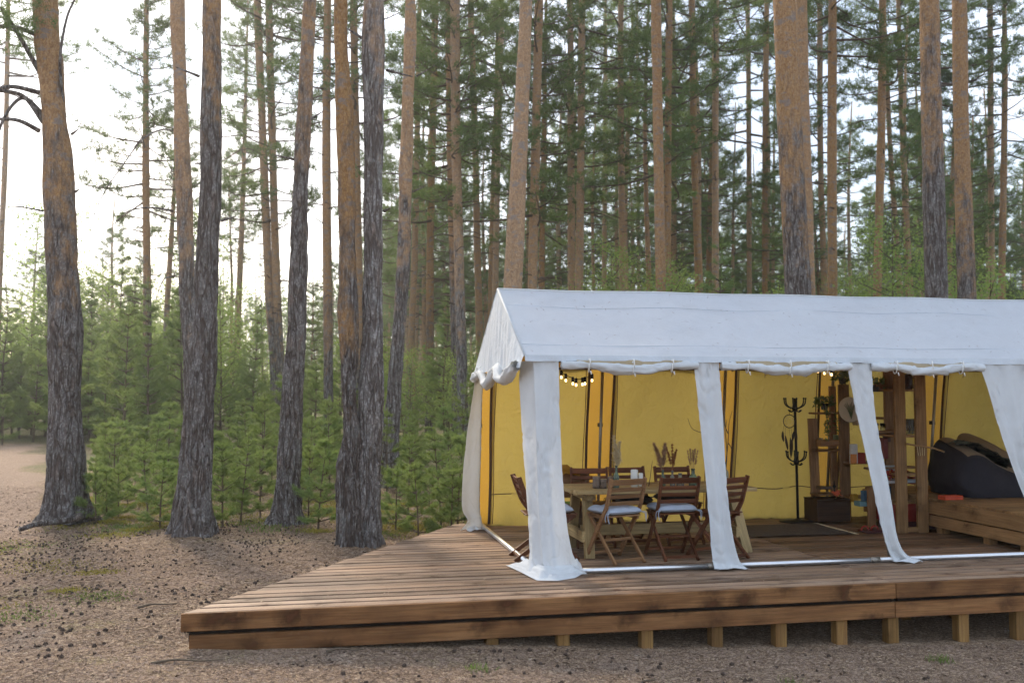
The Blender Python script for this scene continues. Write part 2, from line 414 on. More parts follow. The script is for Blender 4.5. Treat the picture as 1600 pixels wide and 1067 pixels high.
def m_ground():
    t = NT('forest_floor')
    tc = t.new('TexCoord'); v = tc.outputs['Object']
    sp = t.new('SeparateXYZ'); t.l.new(v, sp.inputs[0])
    big = t.noise(v, .35, 2, .6); mid = t.noise(v, 2.2, 3, .65); fine = t.noise(v, 22, 3, .7); grit = t.noise(v, 90, 1, .6)
    c = t.mix(t.rng(mid, .3, .7), (.265, .173, .106), (.42, .30, .195))
    c = t.mix(t.rng(fine, .42, .62), c, (.49, .355, .23))
    c = t.mix(t.rng(grit, .38, .54, .8, 0), c, (.10, .066, .046))
    ash = t.noise(v, 1.1, 4, .6)
    c = t.mix(t.rng(ash, .58, .72, 0, .4), c, (.44, .41, .38))
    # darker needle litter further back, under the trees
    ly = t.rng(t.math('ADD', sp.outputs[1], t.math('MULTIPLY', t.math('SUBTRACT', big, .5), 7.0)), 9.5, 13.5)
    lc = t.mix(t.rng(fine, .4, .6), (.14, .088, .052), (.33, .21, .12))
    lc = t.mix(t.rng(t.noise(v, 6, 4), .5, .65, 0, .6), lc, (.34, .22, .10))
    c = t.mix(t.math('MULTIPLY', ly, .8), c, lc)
    # sandy path at the far left
    ra = t.math('ADD', t.math('DIVIDE', sp.outputs[0], sp.outputs[1]), t.math('MULTIPLY', t.math('SUBTRACT', big, .5), .10))
    pa = t.math('MULTIPLY', t.rng(ra, -.475, -.50), t.math('MULTIPLY', t.rng(sp.outputs[1], 11.5, 14), t.rng(sp.outputs[1], 33, 36, 1, 0)))
    pb = t.math('MULTIPLY', t.rng(ra, -.40, -.43), t.math('MULTIPLY', t.rng(sp.outputs[1], 28, 30), t.rng(sp.outputs[1], 33, 36, 1, 0)))
    pm = t.math('MAXIMUM', pa, t.math('MULTIPLY', pb, .5))
    c = t.mix(t.math('MULTIPLY', pm, .95), c, t.mix(t.rng(mid, .3, .7), (.36, .25, .18), (.47, .34, .255)))
    # moss
    ms = t.noise(v, .9, 5, .7)
    mm = t.math('MULTIPLY', t.rng(ms, .56, .68), t.math('MULTIPLY', t.rng(sp.outputs[0], 1, -4), t.math('SUBTRACT', 1.0, pm)))
    mm2 = t.math('MULTIPLY', t.math('MULTIPLY', t.rng(ms, .40, .56), t.rng(sp.outputs[1], 13.5, 20)), t.math('SUBTRACT', 1.0, pm))
    mo = t.mix(t.rng(fine, .35, .65), (.16, .17, .05), (.36, .32, .10))
    c = t.mix(t.math('MULTIPLY', t.math('MAXIMUM', mm, mm2), .7), c, mo)
    fg = t.math('MULTIPLY', t.rng(t.math('ADD', sp.outputs[1], t.math('MULTIPLY', t.math('SUBTRACT', mid, .5), 4.0)), 21, 26), t.math('SUBTRACT', 1.0, pm))
    c = t.mix(t.math('MULTIPLY', fg, .85), c, t.mix(t.rng(fine, .35, .65), (.075, .10, .035), (.19, .22, .075)))
    # loose scraps: needles, scales and bark crumbs, each its own tone
    wv = t.new('VectorMath', operation='ADD'); t.l.new(v, wv.inputs[0]); t.l.new(t.math('MULTIPLY', fine, .10), wv.inputs[1])
    v1 = t.voro(wv.outputs[0], 30); v2 = t.voro(wv.outputs[0], 62)
    s1 = t.new('SeparateColor'); t.l.new(v1.outputs['Color'], s1.inputs[0]); s2 = t.new('SeparateColor'); t.l.new(v2.outputs['Color'], s2.inputs[0])
    k1 = t.math('MULTIPLY', t.rng(v1.outputs['Distance'], .30, .50, 1, 0), t.math('SUBTRACT', 1.0, t.math('MULTIPLY', pm, .75)))
    dens = t.rng(mid, .35, .65, .45, 1)
    c = t.mix(t.math('MULTIPLY', t.math('MULTIPLY', t.rng(s1.outputs[0], .66, .70), k1), t.math('MULTIPLY', dens, .85)), c, t.mix(s1.outputs[1], (.06, .04, .03), (.15, .095, .065)))
    c = t.mix(t.math('MULTIPLY', t.math('MULTIPLY', t.rng(s1.outputs[0], .14, .11), k1), .7), c, t.mix(s1.outputs[1], (.55, .37, .22), (.66, .58, .50)))
    c = t.mix(t.math('MULTIPLY', t.rng(s2.outputs[0], .62, .66), t.math('MULTIPLY', dens, .7)), c, t.mix(s2.outputs[1], (.08, .05, .035), (.22, .13, .08)))
    c = t.mix(t.math('MULTIPLY', t.rng(s2.outputs[0], .18, .15), .6), c, (.60, .45, .32))
    hh = t.math('ADD', t.math('ADD', fine, t.math('MULTIPLY', s1.outputs[2], .8)), t.math('MULTIPLY', s2.outputs[2], .5))
    nm = t.bump(hh, .7, .03); nm = t.bump(mid, .4, .08, nm)
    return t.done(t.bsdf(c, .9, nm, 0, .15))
GROUND = m_ground()

# ------------------------------------------------------------------ ground
def gz(x, y):
    x = np.asarray(x, float); y = np.asarray(y, float)
    front = np.interp(x, [-3.5, -2.5, -.1, 1.1, 2.4, 4.5, 9], [.0, -.005, -.14, -.22, -.27, -.33, -.40])
    k = 1 - sstep(10.5, 15.0, y)
    far = .35 * sstep(16, 60, y)
    return front * k + far
MOUNDS = [((px - 800) / FPX * D, D) for px, D in ((103, 14.3), (299, 12.9), (447, 13.9), (560, 12.2), (304, 17.5), (608, 19.0))]
def gsurf(x, y):
    """full ground height with its small bumps"""
    x = np.atleast_1d(np.asarray(x, float)).ravel(); y = np.atleast_1d(np.asarray(y, float)).ravel()
    near = (1 - sstep(20, 40, np.hypot(x, y))); q = np.stack([x, y, 0 * x], 1); z = gz(x, y)
    z = z + near * (.022 * fbm(q * 1.1, 3) + .008 * fbm(q * 6, 2)) + (1 - near) * .25 * vnoise(q * .07)
    for mx, my in MOUNDS:
        d2 = (x - mx) ** 2 + (y - my) ** 2; z = z + .07 * np.exp(-d2 / .30) + .05 * np.exp(-d2 / .09)
    return np.where((y > 7) & (y < 14) & (x > -1), np.minimum(z, gz(x, y) + .02), z)
def ggrid():
    def axis(lo, hi, fine_lo, fine_hi, step, grow):
        a = list(np.arange(fine_lo, fine_hi + 1e-6, step)); s = step
        x = fine_hi
        while x < hi: s *= grow; x += s; a.append(min(x, hi))
        s = step; x = fine_lo
        while x > lo: s *= grow; x -= s; a.insert(0, max(x, lo))
        return np.array(a)
    X = axis(-420, 420, -9, 9, .07, 1.16); Y = axis(-300, 420, 4.5, 17, .07, 1.16)
    gx, gy = np.meshgrid(X, Y, indexing='xy')
    x, y = gx.ravel(), gy.ravel()
    z = gsurf(x, y)
    V = np.stack([x, y, z], 1); nx, ny = len(X), len(Y)
    i = np.arange(ny - 1)[:, None] * nx + np.arange(nx - 1)[None]; i = i.ravel()
    F = np.stack([i, i + 1, i + 1 + nx, i + nx], 1).astype(np.int32)
    me = bpy.data.meshes.new('ground'); me.vertices.add(len(V)); me.vertices.foreach_set('co', V.astype(np.float32).ravel())
    me.loops.add(F.size); me.loops.foreach_set('vertex_index', F.ravel())
    me.polygons.add(len(F)); me.polygons.foreach_set('loop_start', np.arange(0, F.size, 4, dtype=np.int32)); me.polygons.foreach_set('loop_total', np.full(len(F), 4, np.int32))
    me.polygons.foreach_set('use_smooth', np.ones(len(F), bool)); me.materials.append(GROUND); me.update(calc_edges=True)
    return tag(link('ground', me), 'brown sandy forest floor strewn with needles and cones', None, None, 'structure')
ggrid()

# ------------------------------------------------------------------ deck
deck = thing('deck', 'low brown timber plank deck carrying the white tent', 'deck', T(0, 0, 0), ANG)
T0F, T1B = -0.91, 3.75
SEAM = 3.03
def s_left(t): return -3.02 + (t - T0F) / 4.6 * 2.773
pitch = .147; nrow = int((T1B - T0F) / pitch)
pw = pitch - .013
for i in range(nrow):
    ta = T0F + .002 + i * pitch; tm = ta + pw / 2
    jit = random.uniform(-.018, .018)
    dz = random.uniform(-.006, .002)
    # left module: the end is cut along the slanting edge
    mb = MB(); c = .008; h = .032; L1 = SEAM - .004
    prof = [(0, -h), (pw, -h), (pw, -c), (pw - c, 0), (c, 0), (0, -c)]
    L0 = [s_left(ta + y) + (jit if i > 0 else 0) for y, _ in prof]
    V = [(L0[k] - L1, y - pw / 2, z) for k, (y, z) in enumerate(prof)] + [(0, y - pw / 2, z) for y, z in prof]
    F = [(0, 5, 4, 3, 2, 1), (6, 7, 8, 9, 10, 11)] + [(k, (k + 1) % 6, 6 + (k + 1) % 6, 6 + k) for k in range(6)]
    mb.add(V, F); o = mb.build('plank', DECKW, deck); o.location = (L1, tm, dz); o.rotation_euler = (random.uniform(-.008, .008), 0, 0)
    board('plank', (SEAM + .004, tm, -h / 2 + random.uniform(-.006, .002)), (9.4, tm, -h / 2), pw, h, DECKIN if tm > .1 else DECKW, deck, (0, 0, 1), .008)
# fascia: upper board, shadow gap, lower board
for a, b in ((-3.04, SEAM - .004), (SEAM + .004, 9.4)):
    board('fascia_board', (a, T0F - .024, -.0705), (b, T0F - .024, -.0705), .042, .135, FASCIA, deck, (0, 0, 1), .004)
    board('lower_board', (a + (.06 if a < 0 else 0), T0F - .006, -.243), (b, T0F - .006, -.243), .040, .138, FASCIA, deck, (0, 0, 1), .004)
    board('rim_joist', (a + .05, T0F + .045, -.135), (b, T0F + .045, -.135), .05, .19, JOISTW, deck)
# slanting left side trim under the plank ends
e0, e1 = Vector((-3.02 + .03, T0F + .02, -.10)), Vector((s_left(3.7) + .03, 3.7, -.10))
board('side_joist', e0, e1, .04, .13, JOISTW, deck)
for px in (768, 877, 1005, 1112, 1210, 1303, 1382, 1490, 1578, 1690, 1800):
    # where the line of posts crosses this pixel column
    k = (px - 800) / FPX; bx, by = A0.x - (T0F + .08) * UY, A0.y + (T0F + .08) * UX
    s = (k * by - bx) / (UX - k * UY)
    w = T(s, T0F + .08); zb = float(gz(w.x, w.y)) - DZ - .06
    board('support_post', (s, T0F + .075, zb), (s, T0F + .075, -.30), .105, .105, POSTW, deck, (0, 1, 0), .006)
    s2 = s + random.uniform(-.05, .05)
    w = T(s2, T0F + .9); zb = float(gz(w.x, w.y)) - DZ - .06
    board('support_post', (s2, T0F + .9, zb), (s2, T0F + .9, -.17), .105, .105, POSTW, deck, (0, 1, 0), .006)
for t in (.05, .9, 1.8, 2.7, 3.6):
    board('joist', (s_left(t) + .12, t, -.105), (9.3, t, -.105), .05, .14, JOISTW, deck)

# ------------------------------------------------------------------ tent
tent = thing('tent', 'long white canvas tent with yellow inner walls and rolled-up sides', 'tent', T(0, 0, 0), ANG)
ZE, ZR, TF, TB, TM, LEN = 2.05, 2.84, .28, 3.06, 1.67, 9.0
S0 = -.09
def sheet(name, fn, nu, nv, mat, parent=tent):
    """fn(u array, v array) -> (n,3)"""
    u, v = np.meshgrid(np.linspace(0, 1, nu), np.linspace(0, 1, nv), indexing='ij')
    mb = MB(); mb.quads_grid(fn(u.ravel(), v.ravel()), nu, nv); return mb.build(name, mat, parent, True)
FR = np.array([S0, 1.75, 3.45, 5.1, 6.75, 8.4, 9.0])       # frame positions along the roof
def sagof(s):
    d = np.min(np.abs(s[:, None] - FR[None]), axis=1); return np.clip(d / .85, 0, 1)
def roof_slope(t_e, name, off=0., mat=ROOFC, zoff=0., s0=S0, s1=LEN):
    def fn(u, v):
        s = s0 + (s1 - s0) * u
        t = TM + (t_e - TM) * v; z = ZR + (ZE - ZR) * v
        sag = sagof(s) * np.sin(v * np.pi)
        q = np.stack([s * .9, v * 2.2, 0 * s + 3], 1)
        z = z - .028 * sag - .012 * sagof(s) * (1 - v) + .007 * fbm(q * 2, 3) * np.sin(np.clip(v, .0, 1) * np.pi) + zoff
        return np.stack([s, t, z], 1)
    return sheet(name, fn, 150, 24, mat)
roof_slope(TF - .035, 'roof_panel'); roof_slope(TB + .035, 'roof_panel')
roof_slope(TF + .03, 'roof_lining', 0, ORANGE, -.05, 0.02, LEN - .05); roof_slope(TB - .03, 'roof_lining', 0, ORANGE, -.05, .02, LEN - .05)
ss = np.linspace(S0 - .004, LEN, 60); mb = MB(); mb.tube(np.stack([ss, np.full(60, TM), ZR - .012 * sagof(ss)], 1), .014, 8); mb.build('ridge_cap', ROOFC, tent, True)
# stitched seams lying across the roof panel
for vv in (.26, .85):
    mb = MB(); ss = np.linspace(S0, LEN, 60)
    mb.tube(np.stack([ss, np.full(60, TM + (TF - .035 - TM) * vv), ZR + (ZE - ZR) * vv - .028 * sagof(ss) * np.sin(vv * np.pi) - .012 * sagof(ss) * (1 - vv) + .0015], 1), .0026, 5)
    mb.build('roof_seam', WHITEC, tent, True)
# hem that hangs from the front and back eaves
for te, sg in ((TF - .035, -1), (TB + .035, 1)):
    def fn(u, v):
        s = S0 + (LEN - S0) * u; z = ZE + .004 - .06 * v + .006 * v * vnoise(np.stack([s * 7, v, v], 1))
        return np.stack([s, te + sg * (.012 * v + .008 * vnoise(np.stack([s * 5, v * 2, v], 1)) * v), z], 1)
    sheet('eave_hem', fn, 160, 4, WHITEC)
# gable triangles
for sg, s_g in ((-1, S0), (1, LEN)):
    def fn(u, v):
        t = (TF - .035) + (TB - TF + .07) * u
        top = np.where(t < TM, ZE + (ZR - ZE) * (t - TF + .035) / (TM - TF + .035), ZE + (ZR - ZE) * (TB + .035 - t) / (TB + .035 - TM))
        bot = 1.93 if sg < 0 else 1.9
        z = bot + (top - bot) * v
        fold = .014 * np.sin(t * 21 + 1.5 * vnoise(np.stack([t * 3, v * 0, v * 0], 1))) * (1 - v) ** .7 + .01 * fbm(np.stack([t * 7, v * 1.2, 0 * t], 1), 2)
        return np.stack([s_g + sg * (.004 + np.abs(fold)) + sg * .035 * (1 - v), t, z], 1)
    sheet('gable', fn, 90, 26, WHITEC)
    edge = MB()
    for te in (TF - .035, TB + .035):
        edge.tube([(s_g, te, ZE), (s_g - .001, TM, ZR)], .013, 6)
    edge.build('gable_piping', ROOFC, tent, True)

# aluminium base pipes and inner frame
def pipe(name, a, b, r, mat, n=12):
    mb = MB(); mb.tube([a, b], r, n); return mb.build(name, mat, tent, True)
pipe('base_pipe', (.0, 0, .028), (1.72, 0, .028), .027, ALU); pipe('base_pipe', (1.72, 0, .028), (3.44, 0, .028), .027, ALU); pipe('base_pipe', (3.44, 0, .028), (LEN, 0, .028), .027, ALU)
pipe('base_pipe', (0, 0.03, .028), (0, 3.34, .028), .027, ALU); pipe('base_pipe', (0, 3.42, .028), (LEN, 3.42, .028), .027, ALU)
for s in (1.70, 3.42): pipe('pipe_coupling', (s - .05, 0, .028), (s + .05, 0, .028), .032, POLE)
for s, sb in ((.05, .10), (1.76, 1.79), (3.45, 3.61), (5.1, 5.36), (6.75, 6.95), (8.4, 8.4)):
    pipe('front_pole', (sb, .02, .03), (s, TF + .02, ZE - .02), .02, POLE)
BJ = (-.05, 1.52, 3.2, 4.75, 6.3, 7.85)
for s in BJ:
    pipe('back_pole', (s + .0, 3.27, .03), (s, TB - .06, ZE - .02), .02, POLE)
    mb = MB(); mb.box((s, TB + .065, 1.28), (.055, .06, .05)); mb.build('pole_clamp', BLACKM, tent)
for s in (.05, 1.64, 3.3, 4.92, 6.55, 8.2):
    pipe('rafter', (s, TF + .04, ZE - .07), (s, TM, ZR - .08), .018, POLE); pipe('rafter', (s, TB - .04, ZE - .07), (s, TM, ZR - .08), .018, POLE)
pipe('eave_beam', (0, TB - .03, ZE - .045), (LEN, TB - .03, ZE - .045), .021, ZIP)
pipe('eave_beam', (0, TF + .045, ZE - .045), (LEN, TF + .045, ZE - .045), .021, ZIP)

# back wall: yellow panels between orange strips edged with brown webbing
def wt(z): return 3.34 - (3.34 - TB) * np.clip(z / ZE, 0, 1)
def wall(name, sa, sb, mat, off=0., amp=.018, z0=-.004, z1=ZE - .02, seed=0):
    def fn(u, v):
        s = sa + (sb - sa) * u; z = z0 + (z1 - z0) * v
        q = np.stack([s * 1.6 + seed, z * 1.1, 0 * s + seed], 1)
        d = amp * fbm(q, 3) + .5 * amp * np.sin(s * 7 + 2 * vnoise(q * .7) + z * 1.5) + .3 * amp * np.sin(s * 30 + 4 * vnoise(q)) * np.exp(-z / .25)
        d = d * np.clip(8 * u, 0, 1) * np.clip(8 * (1 - u), 0, 1)
        zz = z - .010 * np.exp(-np.abs(z) / .1) * vnoise(np.stack([s * 5, z * 0, z * 0 + seed], 1))
        return np.stack([s, wt(z) + off + d, zz], 1)
    return sheet(name, fn, 40, 50, mat)
edges = [(-.05, .10)] + [(b - .16, b + .17) for b in BJ[1:]]
for i, (a, b) in enumerate(edges):
    wall('orange_strip', a - .03, b + .03, ORANGE, .045, .008, seed=i * 3)
    if i == len(edges) - 1: nxt = LEN
    else: nxt = edges[i + 1][0]
    wall('wall_panel', b, nxt, YELLOW, 0., .034, seed=i * 7 + 1)
    def hemf(u, v, a=b, c=nxt, k=i):
        s = a + (c - a) * u; z = .42 + .02 * vnoise(np.stack([s * 3, 0 * s, 0 * s + k], 1)) - .012 * v
        return np.stack([s, wt(z) - .026 + .0 * v, z], 1)
    sheet('wall_seam', hemf, 30, 2, ZIP)
    for e in (a, b):
        if e < 0: continue
        mb = MB(); zz = np.linspace(.03, ZE - .03, 24)
        mb.tube(np.stack([e + .008 * np.sin(zz * 3 + e), wt(zz) - .012, zz], 1), .017, 6); mb.build('webbing', ZIP, tent, True)
        mb = MB(); mb.tube(np.stack([e + .045 * np.sign(e - (a + b) / 2) + .006 * np.sin(zz * 4 + e), wt(zz) - .024, zz], 1), .005, 5); mb.build('cord', ZIP, tent, True)
for s in (1.95, 2.45, 3.75, 4.35, 6.7, 7.3):      # toggles hanging under the eave beam
    mb = MB(); mb.tube([(s, TB - .06, ZE - .05), (s + .01, TB - .07, ZE - .10), (s - .004, TB - .065, ZE - .15)], .006, 5); mb.build('toggle', TANC, tent, True)
# far end wall
def fn(u, v):
    t = .05 + 3.25 * u; z = .02 + 2.6 * v * np.where(t < TM, np.clip((t + 1.0) / 2.6, .78, 1), np.clip((4.35 - t) / 2.6, .78, 1))
    return np.stack([LEN - .06 + 0 * t, t, z], 1)
sheet('end_wall', fn, 20, 20, YELLOW)

# ------------------------------------------------------------------ gathered front curtains
def strip(name, rows, mat, nf=2.2, amp=.02, wr=.012, seed=0, nu=90, nv=36):
    """rows: (z, left s, left t, right s, right t); a hanging cloth between two edges"""
    R = catmull(rows, nu)
    def fn(u, v):
        i = np.rint(u * (nu - 1)).astype(int); r = R[i]
        s = r[:, 1] + (r[:, 3] - r[:, 1]) * v; t = r[:, 2] + (r[:, 4] - r[:, 2]) * v; z = r[:, 0].copy()
        q = np.stack([s * 6 + seed, z * 4.0, v * 0 + seed], 1)
        fold = np.clip(np.sin(np.pi * v), 0, 1) ** .4 * amp * np.sin(v * 2 * np.pi * nf + seed + .9 * vnoise(np.stack([z * 1.6, z * 0, z * 0 + seed], 1))) * (.35 + .65 * np.clip(u * 1.6, 0, 1))
        diag = np.abs(vnoise(np.stack([(s * 9 + z * 6), (z * 9 - s * 5), v * 0 + seed], 1)))
        cre = wr * (.5 * fbm(q, 2) - 1.3 * (1 - np.clip(diag / .22, 0, 1)) * np.clip(.4 + vnoise(q * .8), 0, 1))
        ex = r[:, 3] - r[:, 1]; ey = r[:, 4] - r[:, 2]; L = np.hypot(ex, ey) + 1e-6
        nx, ny = ey / L, -ex / L
        d = fold + cre
        cre = cre * np.clip(np.sin(np.pi * v), 0, 1) ** .3
        hem = 0.0 * vnoise(np.stack([z * 5, v * 0 + seed, v * 0], 1)) * (np.abs(v - .5) > .45)
        return np.stack([s + nx * d + hem, t + ny * d, z + .008 * vnoise(q + 9)], 1)
    return sheet(name, fn, nu, nv, mat)
def lean(z): return TF * z / ZE            # t of the sloping side wall at height z (front)
def fl(z, s, d=-.03): return (s, lean(z) + d)
def puddle(name, s, t, w, d, seed, parent=tent, rot=0.):
    """cloth hem spread on the planks"""
    ang = np.linspace(0, 2 * np.pi, 40, endpoint=False)
    rr = 1 + .28 * np.sin(ang * 3 + seed) + .16 * np.sin(ang * 5 + 2 * seed)
    mb = MB(); V = []
    for k in range(9):
        f = k / 8
        x, y = f * w * rr * np.cos(ang), f * d * rr * np.sin(ang)
        z = .008 + .05 * (1 - f) ** 1.5 + .016 * (.5 + vnoise(np.stack([x * 16 + seed, y * 16, x * 0], 1))) * np.clip(f * 2, 0, 1)
        c, s_ = math.cos(rot), math.sin(rot)
        V.append(np.stack([s + x * c - y * s_, t + x * s_ + y * c, z], 1))
    mb.quads_grid(np.vstack(V), 9, 40, 0, True); return mb.build(name, FLAPC, parent, True)
# corner curtain: wraps the front left corner, one face along the front and one along the side
CR = catmull([(2.0, -.055, .74, -.005, .27, .245, .25), (1.4, -.05, .62, -.005, .17, .235, .16), (.8, -.045, .46, -.01, .07, .24, .06), (.35, -.04, .34, 0, .0, .27, -.02), (.12, -.05, .28, .01, -.05, .33, -.05), (.02, -.12, .2, .03, -.12, .42, -.10)], 110)
def fn(u, v):
    r = CR[np.rint(u * 109).astype(int)]; k = .42
    w = np.clip((v - k) / .09 * .5 + .5, 0, 1)[:, None]          # rounded corner
    fl_ = np.clip(v / k, 0, 1)[:, None]; ff = np.clip((v - k) / (1 - k), 0, 1)[:, None]
    a = r[:, 1:3] + (r[:, 3:5] - r[:, 1:3]) * fl_; b = r[:, 3:5] + (r[:, 5:7] - r[:, 3:5]) * ff
    p = np.where(v[:, None] < k, a, b); n = np.array([-1., -.1]) * (1 - w) + np.array([0, -1.]) * w
    z = r[:, 0]; q = np.stack([v * 3.2, z * 3.4, 0 * v + 4], 1)
    fold = .024 * np.sin(v * 13.5 + 1.1 * vnoise(np.stack([z * 1.5, 0 * z, 0 * z + 2], 1))) * (.4 + .6 * u)
    dg = np.abs(vnoise(np.stack([v * 5.5 + z * 5, z * 7 - v * 3.5, 0 * v + 1], 1))); dg2 = np.abs(vnoise(np.stack([v * 8 - z * 7, z * 9 + v * 3, 0 * v + 8], 1)))
    cre = .004 * fbm(q, 2) - .019 * (1 - np.clip(dg / .2, 0, 1)) * np.clip(.4 + vnoise(q), 0, 1) - .013 * (1 - np.clip(dg2 / .16, 0, 1)) * np.clip(.5 + vnoise(q * .9 + 4), 0, 1)
    p = p + n * (fold + cre)[:, None]
    return np.stack([p[:, 0], p[:, 1], z + .01 * vnoise(q * 1.7 + 9)], 1)
sheet('corner_curtain', fn, 110, 60, FLAPC)
def fn(u, v):
    # wide hem lying on the deck in front of the corner
    ctl = np.array([(-.22, .56), (-.15, .16), (-.09, -.26), (.09, -.31), (.28, -.21), (.46, .06)]); uu = np.linspace(0, 5, 60)
    edge = np.stack([np.interp(uu, range(6), ctl[:, 0]), np.interp(uu, range(6), ctl[:, 1])], 1); inner = catmull([(-.05, .36), (-.02, .14), (.02, -.04), (.12, -.07), (.26, -.06), (.36, .0)], 60)
    i = np.rint(u * 59).astype(int); p = inner[i] * (1 - v[:, None]) + edge[i] * v[:, None]
    z = .09 * (1 - v) ** 2 + .008 + .025 * np.abs(fbm(np.stack([u * 7, v * 3, 0 * u], 1), 2)) * np.sin(np.clip(v * 1.15, 0, 1) * np.pi) + .05 * np.exp(-((u - .97) / .06) ** 2) * (1 - v)
    return np.stack([p[:, 0], p[:, 1], z], 1)
sheet('curtain_hem', fn, 60, 18, FLAPC)
strip('front_curtain', [(2.0, 1.63, .25, 1.90, .25), (1.5, 1.65, .17, 1.90, .17), (.9, 1.67, .08, 1.89, .08), (.4, 1.68, .0, 1.90, .0), (.1, 1.68, -.05, 1.95, -.05), (.014, 1.68, -.09, 2.01, -.09)], FLAPC, 1.4, .028, .016, 5)
strip('front_curtain', [(2.0, 3.31, .25, 3.59, .25), (1.5, 3.36, .17, 3.57, .17), (1.0, 3.42, .09, 3.61, .09), (.55, 3.47, .02, 3.64, .02), (.25, 3.52, -.02, 3.66, -.03), (.08, 3.56, -.05, 3.74, -.06), (.014, 3.585, -.075, 3.90, -.08)], FLAPC, 1.3, .024, .016, 8)
strip('front_curtain', [(2.0, 4.86, .25, 5.42, .25), (1.5, 4.96, .17, 5.38, .17), (1.0, 5.06, .09, 5.36, .09), (.5, 5.2, .01, 5.4, .01), (.1, 5.3, -.05, 5.45, -.05), (.014, 5.3, -.08, 5.6, -.09)], FLAPC, 2.2, .028, .014, 11)
strip('front_curtain', [(2.0, 6.6, .25, 7.1, .25), (1.0, 6.8, .09, 7.1, .09), (.014, 6.9, -.08, 7.3, -.09)], FLAPC, 1.6, .022, .012, 13)
for s, w in ((1.85, .15), (3.75, .14), (5.45, .14)): puddle('curtain_hem', s, -.085, w, .055, s)
# back left corner curtain
strip('corner_curtain', [(2.0, -.03, 2.98, -.15, 2.80), (1.5, -.04, 3.03, -.20, 2.88), (1.0, -.04, 3.1, -.26, 2.95), (.5, -.04, 3.17, -.29, 3.0), (.25, -.03, 3.2, -.28, 3.02), (.12, -.02, 3.18, -.22, 3.02), (.02, 0.0, 3.16, -.32, 2.94)], FLAPC, .9, .02, .012, 17)
puddle('curtain_hem', -.13, 3.02, .11, .12, 3.1)

# rolled-up side curtains
def roll(name, path, rad, seed, mat=FLAPC, n=22, spiral=True):
    path = catmull(path, 70); k = len(path)
    rad = np.interp(np.linspace(0, 1, k), np.linspace(0, 1, len(rad)), rad)
    mb = MB(); th = np.linspace(0, 2 * np.pi, n, endpoint=False)
    tan = np.gradient(path, axis=0); tan /= np.linalg.norm(tan, axis=1)[:, None]
    V = []
    for i in range(k):
        a = np.cross((0, 0, 1.), tan[i]); a /= np.linalg.norm(a); b = np.cross(tan[i], a)
        base = path[i] + 0 * th[:, None]
        q = np.stack([np.full(n, i * .16 + seed), np.cos(th) * 1.4, np.sin(th) * 1.4], 1)
        r = rad[i] * (1 + .30 * fbm(q * 1.3, 3) + .10 * np.sin(th * 2 + i * .12 + seed))
        V.append(base + r[:, None] * (np.cos(th)[:, None] * a + np.sin(th)[:, None] * b))
    mb.quads_grid(np.vstack(V), k, n, 0, True); o = mb.build(name, mat, tent, True)
    if spiral:
        for e, sg in ((0, -1), (k - 1, 1)):
            sp = MB(); tt = np.linspace(0, 5.2 * np.pi, 60); rr = rad[e] * (.22 + .7 * tt / tt[-1])
            a = np.cross((0, 0, 1.), tan[e]); a /= np.linalg.norm(a); b = np.cross(tan[e], a)
            V0 = path[e] + (rr * np.cos(tt))[:, None] * a + (rr * np.sin(tt))[:, None] * b
            sp.quads_grid(np.vstack([V0 + tan[e] * sg * .006, V0 - tan[e] * sg * .10]), 2, 60); sp.build('roll_end', mat, o, True)
    return o
for k, (a, b) in enumerate(((.27, 1.66), (1.92, 3.33), (3.57, 4.88), (5.4, 6.65))):
    m = (a + b) / 2; tt = lean(1.93) - .035
    L = b - a
    roll('rolled_curtain', [(a, tt, 1.957), (a + .14, tt - .004, 1.956), (a + .27, tt - .006, 1.956), (a + .42, tt - .012, 1.938), (m - .15, tt - .02, 1.916), (m + .02, tt - .016, 1.914), (m + .18, tt - .02, 1.918), (b - .42, tt - .012, 1.936), (b - .27, tt - .006, 1.956), (b - .13, tt - .004, 1.957), (b, tt, 1.958)],
         [.040, .042, .032, .044, .050, .040, .050, .044, .032, .042, .040], k * 5.3)
    def fn(u, v, a=a, b=b, k=k):
        s = a + .15 + (b - a - .3) * u; low = 1.985 - .075 * np.sin(u * np.pi) ** .8
        z = 2.01 + (low - 2.01) * v
        return np.stack([s, lean(2.0) - .03 - .035 * np.sin(v * np.pi * .6) + .010 * fbm(np.stack([s * 5, v * 2, 0 * s + k], 1), 2), z], 1)
    sheet('curtain_drape', fn, 60, 8, TANC)
    for e in (a + .27, m + .02, b - .27):
        mb = MB(); th = np.linspace(-.5, 2 * np.pi - 1.2, 18); dz = 1.95 if e != m + .02 else 1.93
        mb.tube(np.stack([np.full(18, e) + .012 * np.sin(th), tt - .006 + .056 * np.sin(th), dz + .062 * np.cos(th)], 1), .006, 5)
        mb.tube([(e, tt - .05, 2.02), (e + .004, tt - .06, dz)], .006, 5); mb.tube([(e + .004, tt - .055, dz - .05), (e + .012, tt - .058, dz - .085)], .006, 5)
        mb.build('strap', WHITE, tent, True)
# the wavy roll under the gable
roll('rolled_curtain', [(S0 - .06, .38, 1.955), (S0 - .07, .62, 1.90), (S0 - .06, .86, 1.835), (S0 - .075, 1.08, 1.83), (S0 - .06, 1.30, 1.93), (S0 - .05, 1.52, 1.945), (S0 - .07, 1.85, 1.82), (S0 - .06, 2.1, 1.79), (S0 - .055, 2.4, 1.90), (S0 - .05, 2.72, 1.90), (S0 - .05, 2.95, 1.87)],
     [.05, .052, .058, .060, .054, .05, .058, .060, .052, .052, .055], 31.)
for t in (1.42, 2.5):
    mb = MB(); mb.tube([(S0 - .05, t, 2.0), (S0 - .13, t, 1.93), (S0 - .05, t, 1.86)], .008, 5); mb.build('strap', WHITE, tent, True)

